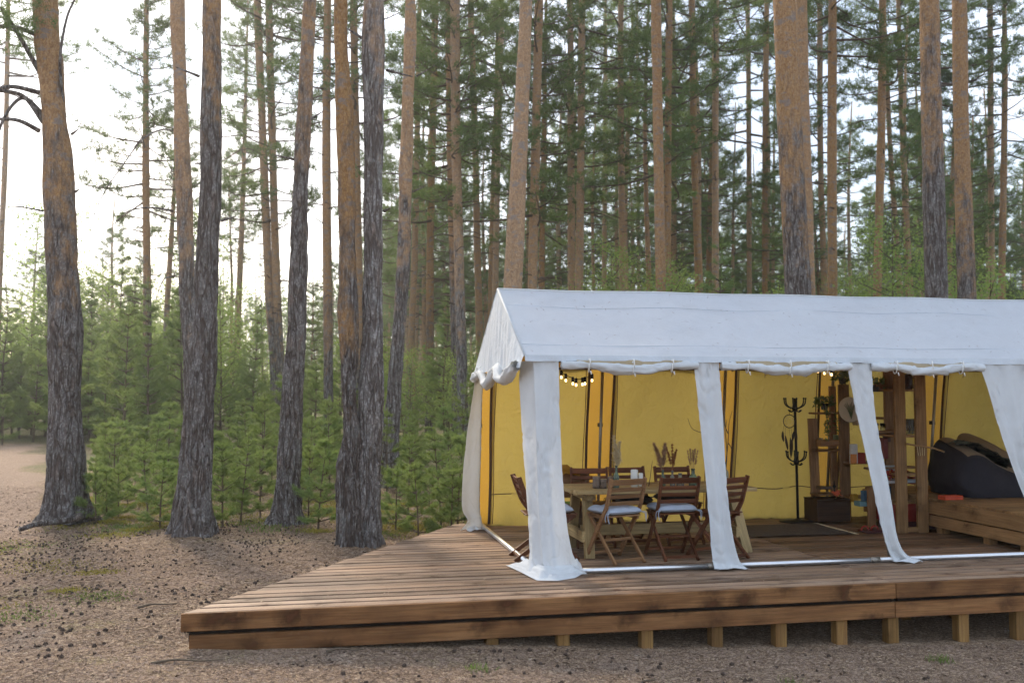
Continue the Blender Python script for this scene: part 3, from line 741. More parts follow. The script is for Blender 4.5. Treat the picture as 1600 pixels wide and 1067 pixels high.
# ------------------------------------------------------------------ things inside the tent
# dining table: plank top on A-shaped trestles
table = thing('dining_table', 'pale rough wooden trestle dining table set inside the tent', 'table', T(.55, .74, 0), ANG)
TL, TW, TZ = 1.98, .82, .69
for k in range(5):
    y = .082 + k * .1645
    board('top_plank', (random.uniform(-.012, .012), y, TZ - .02), (TL + random.uniform(-.012, .012), y, TZ - .02 + random.uniform(-.002, .002)), .158, .04, TABLEW, table, (0, 0, 1), .005)
for x in (.17, TL - .20):
    dx = -.02 if x < 1 else .10
    board('leg', (x + dx, .04, .0), (x, .20, TZ - .05), .10, .07, TABLEW, table, (0, 1, .2)); board('leg', (x + dx, TW - .04, .0), (x, TW - .20, TZ - .05), .10, .07, TABLEW, table, (0, 1, -.2))
    board('crosspiece', (x + .005, .06, TZ - .075), (x + .005, TW - .06, TZ - .075), .10, .06, TABLEW, table)
    board('leg_brace', (x + dx * .7 - .06, .06, .22), (x + dx * .7 - .06, TW - .06, .22), .045, .11, TABLEW, table)
board('stretcher', (.16, TW / 2, .235), (TL - .15, TW / 2, .235), .05, .11, TABLEW, table)

def make_chair(label, wood, group):
    """folding slatted chair facing +y, origin under the middle of the seat"""
    c = thing('folding_chair', label, 'chair', (0, 0, 0), 0, group)
    W = .205
    for sx in (-1, 1):
        x = sx * W
        mb = MB(); pth = catmull([(x, .22, 0), (x, .02, .30), (x, -.14, .52), (x, -.20, .68), (x, -.245, .84)], 14)
        tube_rect(mb, pth, .022, .042); mb.build('back_post', wood, c)
        x2 = sx * (W - .03)
        board('leg', (x2, -.27, 0), (x2, .19, .44), .022, .038, wood, c, (0, 1, 1), .003)
        board('seat_rail', (x2, -.16, .435), (x2, .21, .445), .022, .03, wood, c, (0, 0, 1), .003)
    for k in range(5):
        y = -.15 + k * .085; board('seat_slat', (-W + .012, y, .460), (W - .012, y, .460), .066, .014, wood, c, (0, 0, 1), .003)
    for k, z in enumerate((.80, .725, .655, .585)):
        y = np.interp(z, [.52, .68, .84], [-.14, -.20, -.245]); hh = .062 if k == 0 else .04
        board('back_slat', (-W + .012, y, z), (W - .012, y, z), hh, .014, wood, c, (0, 1, .35), .003)
    board('stretcher', (-W + .03, -.235, .035), (W - .03, -.235, .035), .018, .032, wood, c, (0, 0, 1), .003)
    board('stretcher', (-W, .175, .06), (W, .175, .06), .018, .032, wood, c, (0, 0, 1), .003)
    board('stretcher', (-W + .03, -.05, .215), (W - .03, -.05, .215), .018, .028, wood, c, (0, 0, 1), .003)
    return c
def tube_rect(mb, path, w, h):
    """rectangular section swept in a yz plane"""
    path = np.asarray(path); tan = np.gradient(path, axis=0); tan /= np.linalg.norm(tan, axis=1)[:, None]
    V = []
    for p, t in zip(path, tan):
        a = np.array([1., 0, 0]); b = np.cross(t, a)
        V += [p + a * w / 2 + b * h / 2, p - a * w / 2 + b * h / 2, p - a * w / 2 - b * h / 2, p + a * w / 2 - b * h / 2]
    o = mb.n; mb.quads_grid(np.array(V), len(path), 4, 0, True)
    n = o + 4 * (len(path) - 1); mb.f += [(o, o + 1, o + 2, o + 3), (n + 3, n + 2, n + 1, n)]; mb.m += [0, 0]
def cushion(label, s, t, rz, quilt=True):
    n = 30; u, v = np.meshgrid(np.linspace(-1, 1, n), np.linspace(-1, 1, n), indexing='ij'); u, v = u.ravel(), v.ravel()
    f = np.clip((1 - u ** 6) * (1 - v ** 6), 0, 1) ** .45
    q = .75 + .25 * np.abs(np.cos(u * np.pi * 1.5) * np.cos(v * np.pi * 1.5)) ** .5 if quilt else 1.0
    top = .048 * f * q + .006 * fbm(np.stack([u * 3, v * 3, u * 0 + s], 1), 2) * f
    mb = MB(); X, Y = u * .205, v * .20
    mb.quads_grid(np.stack([X, Y, .040 + top], 1), n, n); mb.quads_grid(np.stack([X, Y, .038 - .028 * f], 1)[::-1], n, n)
    root = thing('seat_cushion', label, 'cushion', T(s, t, .462), ANG + rz, 'seat cushions on the folding chairs')
    mb.build('pad', CUSH, root, True)
    for sx in (-1, 1):
        tb = MB(); tb.tube(catmull([(sx * .19, -.19, .035), (sx * .225, -.21, .02), (sx * .228, -.22, -.02), (sx * .225, -.235, -.06)], 10), .0045, 5)
        tb.tube(catmull([(sx * .19, -.19, .035), (sx * .24, -.205, .03), (sx * .25, -.20, -.01), (sx * .245, -.20, -.05)], 10), .0045, 5); tb.build('tie', CUSH, root, True)
    return root
G_CH = 'folding chairs round the table'
proto = {'r': make_chair('', CHAIRW, G_CH), 'l': make_chair('', CHAIRL, G_CH)}; used = set()
def chair(kind, s, t, rz, label):
    o = proto[kind] if kind not in used else copy_tree(proto[kind]); used.add(kind)
    o.location = T(s, t, 0); o.rotation_euler = (0, 0, ANG + rz); o['label'] = label; return o
chair('l', .93, .66, .30, 'light wood folding chair with grey-blue cushion on the near side of the table')
cushion('quilted grey-blue cushion on the light wood chair nearest the corner curtain', .93, .66, .30)
chair('r', 1.57, .74, .03, 'reddish folding chair with white ties, middle of the table\'s near side')
cushion('flat grey cushion on the reddish chair in the middle of the near side', 1.57, .74, .03, False)
chair('r', 2.02, .63, .48, 'reddish folding chair half hidden behind the second curtain')
lc = chair('r', .28, .93, -math.pi / 2 - .05, 'reddish folding chair at the table\'s end behind the corner curtain')
lc.scale = (1, 1.3, 1)
cushion('white cushion on the chair at the table\'s end by the corner curtain', .33, .93, -math.pi / 2 - .05)
chair('r', .98, 1.62, math.pi - .1, 'reddish chair on the far side behind the wooden cups')
chair('r', 1.47, 1.64, math.pi + .05, 'reddish chair on the far side behind the white candles')
chair('r', 2.0, 1.62, math.pi, 'reddish chair on the far side behind the green bottles')
for s, t, z, lab in ((1.42, 1.62, 0, 'dark cushion on the far chair behind the candles'), (1.95, 1.60, 0, 'dark cushion on the far chair behind the bottles')):
    c = cushion(lab, s, t, math.pi)
    for ch in c.children: 
        ch.data = ch.data.copy(); ch.data.materials.clear(); ch.data.materials.append(BLACKC if 'BLACKC' in globals() else m_canvas('dark_cushion', (.03, .03, .035), None, 0, 1.5))
# bench with a plaid blanket at the far left corner of the table
bench = thing('bench', 'low wooden bench with backrest behind the left end of the table', 'bench', T(.42, 1.80, 0), ANG)
board('seat', (0, 0, .42), (.62, 0, .42), .34, .035, CHAIRL, bench); board('backrest', (0, .17, .72), (.62, .17, .72), .02, .16, CHAIRL, bench); board('backrest', (0, .17, .54), (.62, .17, .54), .02, .10, CHAIRL, bench)
for x in (.03, .59):
    board('leg', (x, .155, 0), (x, .165, .80), .04, .04, CHAIRL, bench, (0, 1, 0)); board('leg', (x, -.14, 0), (x, -.14, .40), .04, .04, CHAIRL, bench, (0, 1, 0))
def m_plaid():
    t = NT('plaid_wool'); v = t.coord((1, 1, 1), False); sp = t.new('SeparateXYZ'); t.l.new(v, sp.inputs[0])
    wx = t.math('SINE', t.math('MULTIPLY', sp.outputs[0], 42.0)); wz = t.math('SINE', t.math('MULTIPLY', sp.outputs[2], 42.0))
    c = t.mix(t.rng(wx, -.2, .2), (.22, .14, .07), (.22, .34, .06)); c = t.mix(t.math('MULTIPLY', t.rng(wz, .2, .5), .6), c, (.10, .055, .04))
    return t.done(t.bsdf(c, .9))
def fn(u, v):
    d = v * .75; z = np.where(d < .34, .452, .452 - (d - .34)); y = np.where(d < .34, .15 - d, -.19 - .02 * np.sin(u * 9))
    return np.stack([.03 + .50 * u, y, z + .006 * vnoise(np.stack([u * 6, v * 6, 0 * u], 1))], 1)
pl = sheet('plaid_blanket', fn, 24, 30, m_plaid(), None); pl.location = T(.42, 1.80, 0); pl.rotation_euler = (0, 0, ANG)
tag(pl, 'green and brown plaid blanket hanging over the bench behind the table', 'blanket')
def fn(u, v):
    x = .62 * u; y = .17 + .05 * np.sin(v * np.pi * 2 - 1.57); 
    z = .812 + .06 * np.sin(u * np.pi) * (1 - np.abs(v - .5)) - .10 * np.abs(v - .5) * 1.6 + .02 * fbm(np.stack([u * 4, v * 3, 0 * u], 1), 2)
    return np.stack([.18 + x * .5, .17 + (v - .5) * .16, z], 1)
th = sheet('throw', fn, 24, 16, ORANGE, None); th.location = T(.42, 1.80, 0); th.rotation_euler = (0, 0, ANG); tag(th, 'crumpled orange throw draped over the bench backrest', 'throw')

# ---- things standing on the table
TT = TZ + .003
def ontable(px, t, z=TT):
    """point on the table seen in pixel column px, at depth t"""
    k = (px - 800) / FPX; bx, by = A0.x - t * UY, A0.y + t * UX
    return T((k * by - bx) / (UX - k * UY), t, z)
def cup(px, t, h, r, label, face=True):
    o = thing('wooden_cup', label, 'cup', ontable(px, t), ANG, 'bark-covered cups on the table')
    mb = MB(); mb.lathe([(0, 0), (r, 0), (r * 1.03, h * .3), (r * .98, h * .7), (r, h), (r * .82, h), (r * .8, h * .3), (0, h * .28)], 18); mb.build('body', m_cup, o, True)
    mb = MB(); mb.lathe([(r * .99, h - .003), (r * 1.0, h + .003), (r * .82, h + .003), (r * .82, h - .003)], 18); mb.build('rim', TABLEW, o)
    return o
m_cup = m_plain('bark_cup', (.20, .15, .115), .85, 0, .5, 60, .6)
cup(931, .98, .12, .040, 'tall bark-covered wooden cup, first from the corner curtain')
cup(942, .95, .095, .034, 'short dark bark cup with a white candle between two taller cups')
cup(953, 1.0, .115, .031, 'slim bark-covered wooden cup beside the green bottle')
def candle(px, t, h, r, label):
    o = thing('candle', label, 'candle', ontable(px, t), ANG, 'white candles on the table')
    mb = MB(); mb.lathe([(0, 0), (r, 0), (r, h - .012), (r * .9, h - .003), (r * .5, h), (0, h - .006)], 20); mb.build('wax', WHITE, o, True)
    mb = MB(); mb.tube([(0, 0, h - .008), (.002, 0, h + .012)], .0016, 5); mb.build('wick', BLACKM, o)
candle(990, 1.02, .185, .038, 'thick white pillar candle, taller of the two'); candle(1000, .98, .15, .024, 'thinner shorter white candle beside the pillar candle')
def bottle(px, t, h, r, mat, label, name='bottle', cat='bottle'):
    o = thing(name, label, cat, ontable(px, t), ANG, 'glass bottles on the table')
    nk = r * .42
    mb = MB(); mb.lathe([(0, .002), (r * .95, .002), (r, .015), (r, h * .55), (nk, h * .72), (nk, h), (nk * .75, h), (nk * .75, h * .72), (r * .85, h * .55), (r * .85, .01), (0, .01)], 18); mb.build('glass', mat, o, True)
    mb = MB(); mb.lathe([(nk * 1.05, h - .01), (nk * 1.25, h - .008), (nk * 1.25, h), (nk * .9, h + .001)], 16); mb.build('lip', mat, o, True)
    return o
def plume(root, base, tip, mat, n, spread, ln, name='plume', start=.35):
    rr = np.random.default_rng(int(abs(tip[0]) * 1e4) + n); base, tip = np.array(base, float), np.array(tip, float)
    stem = MB(); mid = (base + tip) / 2 + rr.normal(0, .01, 3); pth = catmull([base, mid, tip], 12); stem.tube(pth, np.linspace(.0025, .001, 12), 5); stem.build('stem', mat, root)
    u = start + (1 - start) * rr.random(n); i = (u * 11).astype(int); p = pth[i] + rr.normal(0, .002, (n, 3))
    d = rr.normal(0, 1, (n, 3)) * spread + (tip - base) / np.linalg.norm(tip - base)
    d /= np.linalg.norm(d, axis=1)[:, None]; L = ln * (1.1 - .6 * u) * (.6 + .6 * rr.random(n))
    sd = np.cross(d, rr.normal(0, 1, (n, 3))); sd /= np.linalg.norm(sd, axis=1)[:, None]
    V = np.stack([p - sd * .004, p + sd * .004, p + d * L[:, None]], 1).reshape(-1, 3)
    link(name, tri_mesh(name, V, mat), root)
b1 = bottle(962, .92, .235, .030, GLASSG, 'slender green bottle holding pale dried grass')
pl1 = thing('dried_grass_bunch', 'pale dried pampas grass standing in the slender green bottle', 'dried flowers', b1.location, ANG)
for tip in ((.0, 0, .46), (.03, .01, .40), (-.03, 0, .56), (.045, 0, .50), (.01, .02, .36)): plume(pl1, (0, 0, .16), tip, STRAW, 260, .55, .075)
b2 = bottle(1034, .98, .175, .030, GLASSG, 'small green bottle with two brown pampas plumes')
pl2 = thing('pampas_plumes', 'two feathery brown pampas plumes in the small bottle', 'dried flowers', b2.location, ANG)
plume(pl2, (0, 0, .12), (-.10, 0, .46), PAMPAS, 700, .3, .09, 'plume', .3); plume(pl2, (0, 0, .12), (.03, 0, .45), PAMPAS, 700, .3, .09, 'plume', .3)
b3 = bottle(1049, .97, .17, .028, GLASSC, 'clear bottle holding rust-brown dried sorrel')
pl3 = thing('dried_sorrel', 'rust-brown dried sorrel stem in the clear bottle', 'dried flowers', b3.location, ANG)
for tip in ((0, 0, .47), (.045, 0, .38), (-.07, 0, .43), (.06, .01, .41)): plume(pl3, (0, 0, .11), tip, RUST, 340, .9, .04, 'plume', .42)
bottle(1061, .98, .14, .042, GLASSC, 'short wide clear jar between the bottles', 'jar', 'jar')
b4 = bottle(1081, .97, .185, .046, GLASSG, 'green glass jar with wispy dry grass', 'jar', 'jar')
pl4 = thing('wispy_grass', 'wispy brown grass in the green jar by the second curtain', 'dried flowers', b4.location, ANG)
for k in range(5): plume(pl4, (0, 0, .12), (-.06 + .03 * k, .0, .39 + .015 * (k % 2)), PAMPAS, 110, .4, .05, 'plume', .5)
tw = thing('twig', 'thin bare twig leaning over the table behind the light wood chair', 'twig', ontable(1012, 1.05), ANG)
mb = MB(); mb.tube(catmull([(0, 0, 0), (.02, 0, .10), (.03, .01, .15), (.045, 0, .27)], 12), np.linspace(.005, .002, 12), 5); mb.build('stem', TWIGD, tw)
# vase of bare branches behind the second curtain
bv = bottle(1130, 1.12, .24, .045, GLASSC, 'tall clear vase of bare branches half hidden by the second curtain', 'vase', 'vase')
br = thing('bare_branches', 'dark bare branches rising from the clear vase', 'branches', bv.location, ANG)
for pts in ([(0, 0, .05), (-.05, 0, .35), (-.16, 0, .52), (-.36, .0, .60), (-.42, 0, .72)], [(0, 0, .05), (.03, 0, .32), (.05, 0, .5), (.06, 0, .66), (.10, 0, .80)], [(0, 0, .05), (.04, .02, .3), (.02, 0, .55), (.035, 0, .7)], [(.045, 0, .45), (.08, 0, .40), (.10, 0, .30)], [(.05, 0, .55), (.02, 0, .62), (.0, 0, .78)]):
    mb = MB(); mb.tube(catmull(pts, 16), np.linspace(.007, .002, 16), 5); mb.build('branch', TWIGD, br)

# ---- string of bulbs
def bulbs(pts, label):
    """pts: list of (s,t,z) of the sockets; the cable sags between them"""
    root = thing('string_lights', label, 'lights', T(*pts[0]), ANG)
    o = np.array(pts[0]); q = np.array(pts) - o
    cab = MB(); path = []
    for a, b in zip(q[:-1], q[1:]):
        for k in range(6):
            f = k / 6; p = a * (1 - f) + b * f; path.append((p[0], p[1], p[2] + .055 - .015 * math.sin(f * math.pi)))
    path.append((q[-1][0], q[-1][1], q[-1][2] + .055)); cab.tube(path, .004, 5); cab.build('cable', BULBCAP, root, True)
    for p in q:
        mb = MB(); mb.lathe([(0, .06), (.013, .06), (.017, .04), (.017, .0), (0, 0)], 12, p); so = mb.build('socket', BULBCAP, root, True)
        mb = MB(); mb.lathe([(.007, 0), (.011, -.010), (.013, -.020), (.010, -.030), (0, -.035)], 12, p); mb.build('bulb', BULB, root, True)
def at_t(px, py, t):
    k = (px - 800) / FPX; bx, by = A0.x - t * UY, A0.y + t * UX
    s = (k * by - bx) / (UX - k * UY); D = by + s * UY
    return (s, t, P(px, py, D).z - DZ)
bulbs([at_t(x, y, 1.5) for x, y in ((877, 587), (884, 592), (895, 597), (900, 599), (910, 598), (914, 597), (925, 592))], 'string of small lit warm bulbs hanging near the corner curtain')
bulbs([at_t(x, y, 1.9) for x, y in ((1278, 578), (1288, 581), (1299, 583))], 'short string of lit bulbs above the shelves by the third curtain')

# ---- coat stand with dreamcatcher
cs = thing('coat_stand', 'black metal coat stand with two tiers of hooks before the yellow wall', 'coat stand', T(*at_t(1243, 810, 2.95)[:2]), ANG)
mb = MB(); mb.lathe([(0, 0), (.24, 0), (.24, .012), (.05, .03), (.02, .05), (0, .05)], 24); mb.build('base', BLACKM, cs, True)
mb = MB(); mb.tube([(0, 0, .03), (-.01, 0, .9), (-.02, 0, 1.62)], .018, 10); mb.build('pole', BLACKM, cs, True)
for z, R, n in ((1.50, .14, 6), (.80, .13, 6)):
    x0 = -.02 * z / 1.6
    mb = MB(); mb.lathe([(.018, -.05), (.04, -.03), (.03, .03), (.018, .05)], 12, (x0, 0, z)); col = mb.build('collar', BLACKM, cs, True)
    for k in range(n):
        a = k * 2 * math.pi / n + .2
        mb = MB(); mb.tube(catmull([(x0, 0, z - .01), (x0 + .5 * R * math.cos(a), .5 * R * math.sin(a), z - .005), (x0 + .95 * R * math.cos(a), .95 * R * math.sin(a), z + .04), (x0 + 1.05 * R * math.cos(a), 1.05 * R * math.sin(a), z + .11)], 10), .009, 6); mb.build('hook', BLACKM, cs, True)
        mb = MB(); mb.tube(catmull([(x0, 0, z - .03), (x0 + .4 * R * math.cos(a), .4 * R * math.sin(a), z - .06), (x0 + .65 * R * math.cos(a), .65 * R * math.sin(a), z - .035)], 8), .008, 6); mb.build('hook', BLACKM, cs, True)
        mb = MB(); mb.lathe([(0, -.014), (.012, -.006), (.014, .004), (.008, .012), (0, .014)], 8, (x0 + 1.05 * R * math.cos(a), 1.05 * R * math.sin(a), z + .115)); mb.build('knob', BLACKM, cs, True)
dcp = at_t(1232, 658, 2.88)
dc = thing('dreamcatcher', 'dark feathered dreamcatcher hanging from the coat stand', 'dreamcatcher', T(*dcp), ANG)
th_ = np.linspace(0, 2 * np.pi, 24); mb = MB(); mb.tube(np.stack([.085 * np.cos(th_), 0 * th_, .085 * np.sin(th_)], 1), .006, 6); mb.build('hoop', TWIGD, dc)
mb = MB()
for k in range(8):
    a, b = k * math.pi / 4, k * math.pi / 4 + 2.2; mb.tube([(.085 * math.cos(a), 0, .085 * math.sin(a)), (.085 * math.cos(b), 0, .085 * math.sin(b))], .0012, 4)
mb.build('web', TANC, dc); mb = MB(); mb.tube([(0, 0, .085), (.03, 0, .2)], .003, 4); mb.build('cord', TWIGD, dc)
for x, z0, L in ((-.08, -.05, .22), (-.045, -.08, .30), (-.0, -.085, .36), (.02, -.085, .40), (.06, -.06, .2), (.10, -.02, .24)):
    mb = MB(); zs = np.linspace(0, 1, 10); w = .017 * np.sin(np.clip((zs - .35) / .65, 0, 1) * np.pi) ** .6 + .0015
    c = np.stack([x + .012 * np.sin(zs * 3 + x * 40), 0.01 * np.cos(zs * 4 + x * 30), z0 - L * zs], 1)
    mb.quads_grid(np.concatenate([np.stack([c - [a, 0, 0], c + [0, .004, 0], c + [a, 0, 0]], 0) for a, c in zip(w, c)]), 10, 3); mb.build('feather', TWIGD, dc)

# ---- rug
def m_rug():
    t = NT('woven_rug'); n = t.noise(t.coord((30, 3, 3), False), 3, 4); b = t.noise(t.coord((1, 9, 9), False), 2, 3)
    return t.done(t.bsdf(t.mix(t.rng(n, .35, .65), (.055, .045, .04), (.15, .12, .10)), .95, t.bump(n, .5, .006)))
rug = thing('rug', 'dark woven rug with pale fringe lying on the planks', 'rug', T(2.9, 1.75, .002), ANG)
ru = sheet('weave', lambda u, v: np.stack([1.35 * u, .95 * v, .008 + .005 * (1 + fbm(np.stack([u * 6, v * 5, 0 * u], 1), 2))], 1), 40, 30, m_rug(), rug)
mb = MB()
for k in range(70): y = .95 * k / 69; mb.tube([(1.345, y, .012), (1.40 + random.uniform(-.01, .015), y + random.uniform(-.012, .012), .006)], .005, 4)
fr_ = mb.build('fringe', STRAW, rug); fr_['kind'] = 'stuff'

# ---- shelves
def px_st(px, t): 
    s, _, _ = at_t(px, 700, t); return s
shelf = thing('plank_shelf', 'open plank shelf divider reaching the roof beside the third curtain', 'shelf', T(4.85, 1.70, 0), ANG)
zt = 2.02
for px, t, top in ((1404, 1.75, 2.16), (1436, 1.75, 2.16), (1388, 2.35, 2.25), (1317, 2.80, 1.80), (1357, 2.30, .50)):
    x = px_st(px, t) - 4.85; board('upright', (x, t - 1.70, 0), (x, t - 1.70, top), .145 if px != 1357 else .10, .04, SHELFW if px in (1404, 1436) else SHELFD, shelf, (0, 1, 0))
xa, xb = px_st(1404, 1.75) - 4.85, px_st(1436, 1.75) - 4.85
for z in (1.72, 1.16, .70):
    board('shelf_board', (xa + .10, .08, z), (xb - .45 + .45, 1.05, z), .30, .028, SHELFD, shelf)
for z in (1.36, .78, .33):
    x = px_st(1317, 2.8) - 4.85; board('shelf_board', (x - .03, 1.06, z), (x + .48, 1.00, z), .26, .028, SHELFD, shelf)
    board('shelf_board', (px_st(1388, 2.35) - 4.85 - .30, .55, z + .42), (px_st(1388, 2.35) - 4.85 + .25, .55, z + .42), .24, .026, SHELFD, shelf)
board('floor_rail', (xa, .05, .04), (xb, .05, .04), .03, .06, SHELFW, shelf)
rod = thing('rope_branch', 'thin branch tied across the tall front planks of the shelf', 'branch', T(0, 0, 0), ANG)
mb = MB(); p = [at_t(x, y, 1.70) for x, y in ((1413, 693), (1436, 697), (1455, 700), (1472, 706))]; mb.tube(catmull(p, 14), .011, 7); mb.build('stem', SHELFW, rod, True)
mb = MB()
for k in range(4): mb.tube([at_t(1430 + k * 4, 697, 1.70), at_t(1432 + k * 3, 712, 1.70)], .004, 4)
mb.build('twine', STRAW, rod)
# narrow shelf against the back wall
sh2 = thing('narrow_shelf', 'narrow dark plank shelf against the back wall right of the coat stand', 'shelf', T(px_st(1272, 2.9), 2.95, 0), ANG)
wsh = px_st(1313, 2.9) - px_st(1272, 2.9)
board('upright', (.06, .06, 0), (.02, .06, 1.35), .13, .03, SHELFD, sh2, (0, 1, 0)); board('upright', (wsh - .05, .08, 0), (wsh - .05, .08, 1.78), .10, .03, SHELFD, sh2, (0, 1, 0))
for z in (1.42, .93, .36): board('shelf_board', (-.02, -.03, z), (wsh + .02, -.03, z), .22, .026, SHELFD, sh2)
# trailing plant, box, flower, chest
def leafy(root, n, sx, sy, z0, z1, size, mat, seed, name='leaves'):
    r = np.random.default_rng(seed); p = np.stack([r.uniform(-sx, sx, n), r.uniform(-sy, sy, n), r.uniform(z0, z1, n)], 1)
    d = r.normal(0, 1, (n, 3)); d /= np.linalg.norm(d, axis=1)[:, None]; e = np.cross(d, r.normal(0, 1, (n, 3))); e /= np.linalg.norm(e, axis=1)[:, None]
    V = np.stack([p - e * size * .35, p + e * size * .35, p + d * size], 1).reshape(-1, 3); return link(name, tri_mesh(name, V, mat), root)
def potted(px, py, t, label, trail, seed):
    s, t, z = at_t(px, py, t)
    o = thing('potted_plant', label, 'plant', T(s, t, z), ANG)
    mb = MB(); mb.lathe([(0, 0), (.04, 0), (.055, .08), (.048, .08), (.04, .06), (0, .06)], 14); mb.build('pot', m_pot, o, True)
    leafy(o, 130, .14, .06, .05, .17, .05, NEEDLE, seed)
    for k in range(trail):
        mb = MB(); x = random.uniform(-.05, .12); L = random.uniform(.25, .6); mb.tube(catmull([(0, 0, .08), (x, -.09, .06), (x, -.12, -.1), (x + .01, -.12, -L)], 12), .004, 4); mb.build('vine', NEEDLE, o)
        lf = leafy(o, 40, .035, .02, -L, .0, .04, NEEDLE, seed + k + 1); lf.location = (x, -.12, 0)
m_pot = m_plain('dark_pot', (.05, .045, .04), .6)
potted(1287, 640, 2.88, 'trailing plant on the upper board of the narrow shelf', 3, 3)
potted(1366, 612, 2.22, 'small leafy plant on the top board of the plank shelf', 0, 12)
potted(1316, 600, 2.80, 'small plant standing on top of the dark upright', 0, 21)
def bx(name, label, cat, px, py, t, size, mat, group=None, rz=0., lid=None):
    s, t, z = at_t(px, py, t); o = thing(name, label, cat, T(s, t, z), ANG + rz, group)
    mb = MB(); mb.box((0, 0, size[2] / 2), size, 0, None, .006); mb.build('body', mat, o)
    if lid is not None: mb = MB(); mb.box((0, 0, size[2] + .008), (size[0] + .01, size[1] + .01, .016), 0, None, .004); mb.build('lid', lid, o)
    return o
def C(name, c, r=.5): return m_plain(name, c, r, 0, .12, 25, .08)
RED, ORG, BLUE, PAPER, TEAL, NAVY = C('red_paint', (.34, .04, .03)), C('orange_plastic', (.62, .085, .03)), C('blue_print', (.07, .17, .30)), C('white_paper', (.62, .62, .60)), C('teal_print', (.16, .30, .33)), C('navy_cloth', (.03, .05, .10))
CHEST = m_wood('chest_wood', (.10, .055, .032), (.055, .03, .018), .3, .3, .6)
bx('wooden_box', 'small light wooden box on the middle board of the narrow shelf', 'box', 1292, 697, 2.86, (.28, .12, .085), CHAIRL)
ch = bx('chest', 'dark wooden chest on the floor below the narrow shelf', 'chest', 1288, 812, 2.80, (.46, .34, .27), CHEST, None, 0, CHEST)
s_, t_, z_ = at_t(1303, 772, 2.7); fw = thing('orange_flower', 'orange flower head lying on the dark chest', 'flower', T(s_, t_, z_), ANG)
leafy(fw, 60, .045, .03, -.01, .04, .04, C('orange_petal', (.75, .16, .07)), 5, 'petals'); mb = MB(); mb.tube([(0, 0, 0), (-.02, -.02, -.07)], .005, 5); mb.build('stem', NEEDLE, fw)
# little figurine and spout on the low shelf board
s_, t_, z_ = at_t(1300, 752, 2.85); fg = thing('figurine', 'tiny dark ornament on the lowest board of the narrow shelf', 'ornament', T(s_, t_, .376), ANG)
mb = MB(); mb.lathe([(0, 0), (.025, 0), (.008, .02), (.006, .06), (.022, .075), (.024, .09), (.008, .11), (.004, .16), (0, .165)], 12); mb.build('body', BLACKM, fg, True)
# round plate on the left upright
s_, t_, z_ = at_t(1326, 640, 2.60); rp = thing('round_plate', 'round pale plate with a pressed flower standing by the third curtain', 'plate', T(s_, t_, z_), ANG)
mb = MB(); mb.lathe([(0, .0), (.155, 0), (.165, .012), (.155, .018), (.14, .008), (0, .008)], 32); d = mb.build('disc', C('pale_wood_disc', (.58, .50, .38)), rp, True); d.rotation_euler = (math.pi / 2 - .12, 0, 0)
mb = MB()
for k in range(9): mb.tube(catmull([(0, 0, -.12), (.01 * (k - 4), 0, 0), (.022 * (k - 4), 0, .06 + .02 * (k % 3))], 7), .003, 4)
f_ = mb.build('pressed_flower', NEEDLE, rp); f_.location = (0, -.028, 0); f_.rotation_euler = (-.12, 0, 0)
# books and boxes
bx('picture_box', 'white upright box with an orange print on the dark shelf', 'box', 1331, 724, 2.55, (.10, .03, .25), PAPER); bx('red_box', 'red box beside the white upright box', 'box', 1340, 724, 2.62, (.13, .08, .14), RED)
bx('orange_card', 'small orange card leaning on the white upright box', 'card', 1331, 724, 2.52, (.085, .012, .12), C('orange_card', (.60, .22, .05)))
bx('blue_box', 'blue printed box on the low shelf by the third curtain', 'box', 1349, 786, 2.45, (.10, .08, .16), BLUE); bx('teal_book', 'stack of pale teal books lying on the low shelf', 'book', 1346, 790, 2.40, (.20, .14, .06), TEAL)
bx('yellow_box', 'mustard box at the back of the low shelf', 'box', 1331, 784, 2.6, (.07, .07, .10), C('mustard', (.45, .26, .04)))
bx('white_book', 'white books stacked flat on the board behind the tall planks', 'book', 1391, 754, 2.0, (.30, .2, .035), PAPER); bx('magazine', 'magazine with printed cover standing behind the tall planks', 'magazine', 1388, 748, 2.15, (.17, .02, .17), C('grey_print', (.38, .40, .40)))
bx('blue_book', 'blue-white books lying right of the first tall plank', 'book', 1421, 753, 2.0, (.22, .2, .04), C('pale_blue_paper', (.45, .52, .60)))
s_, t_, z_ = at_t(1396, 742, 1.95); fr2 = thing('red_flowers', 'bunch of red and orange paper flowers on the books', 'flowers', T(s_, t_, z_), ANG); leafy(fr2, 160, .16, .06, -.03, .05, .05, RED, 31, 'petals'); leafy(fr2, 40, .12, .05, -.03, .04, .045, C('yellow_petal', (.6, .35, .05)), 33, 'petals')
bx('red_crate', 'dark red crate on the floor behind the tall planks', 'crate', 1411, 812, 2.15, (.62, .34, .22), RED, None, 0, C('tan_lid', (.42, .24, .10))); bx('lower_crate', 'dark plum crate beneath the red crate', 'crate', 1411, 826, 2.16, (.58, .32, .11), C('plum', (.10, .03, .035)))
bx('navy_book', 'navy book standing beside the third curtain behind the planks', 'book', 1381, 784, 2.2, (.03, .15, .20), NAVY)
bx('red_book', 'tall red book leaning right of the third curtain', 'book', 1376, 716, 2.3, (.06, .15, .26), C('dull_red', (.22, .05, .045)))
for k, (px, lab) in enumerate(((1367, 'dark spice jar, left of the pair on the plank shelf'), (1377, 'dark spice jar, right of the pair on the plank shelf'))):
    s_, t_, z_ = at_t(px, 684, 2.35); o = thing('spice_jar', lab, 'jar', T(s_, t_, 1.19), ANG, 'spice jars'); mb = MB(); mb.lathe([(0, 0), (.028, 0), (.028, .07), (.02, .08), (0, .08)], 12); mb.build('glass', GLASSC, o, True); mb = MB(); mb.lathe([(0, .08), (.03, .08), (.03, .115), (0, .115)], 12); mb.build('lid', BLACKM, o, True)
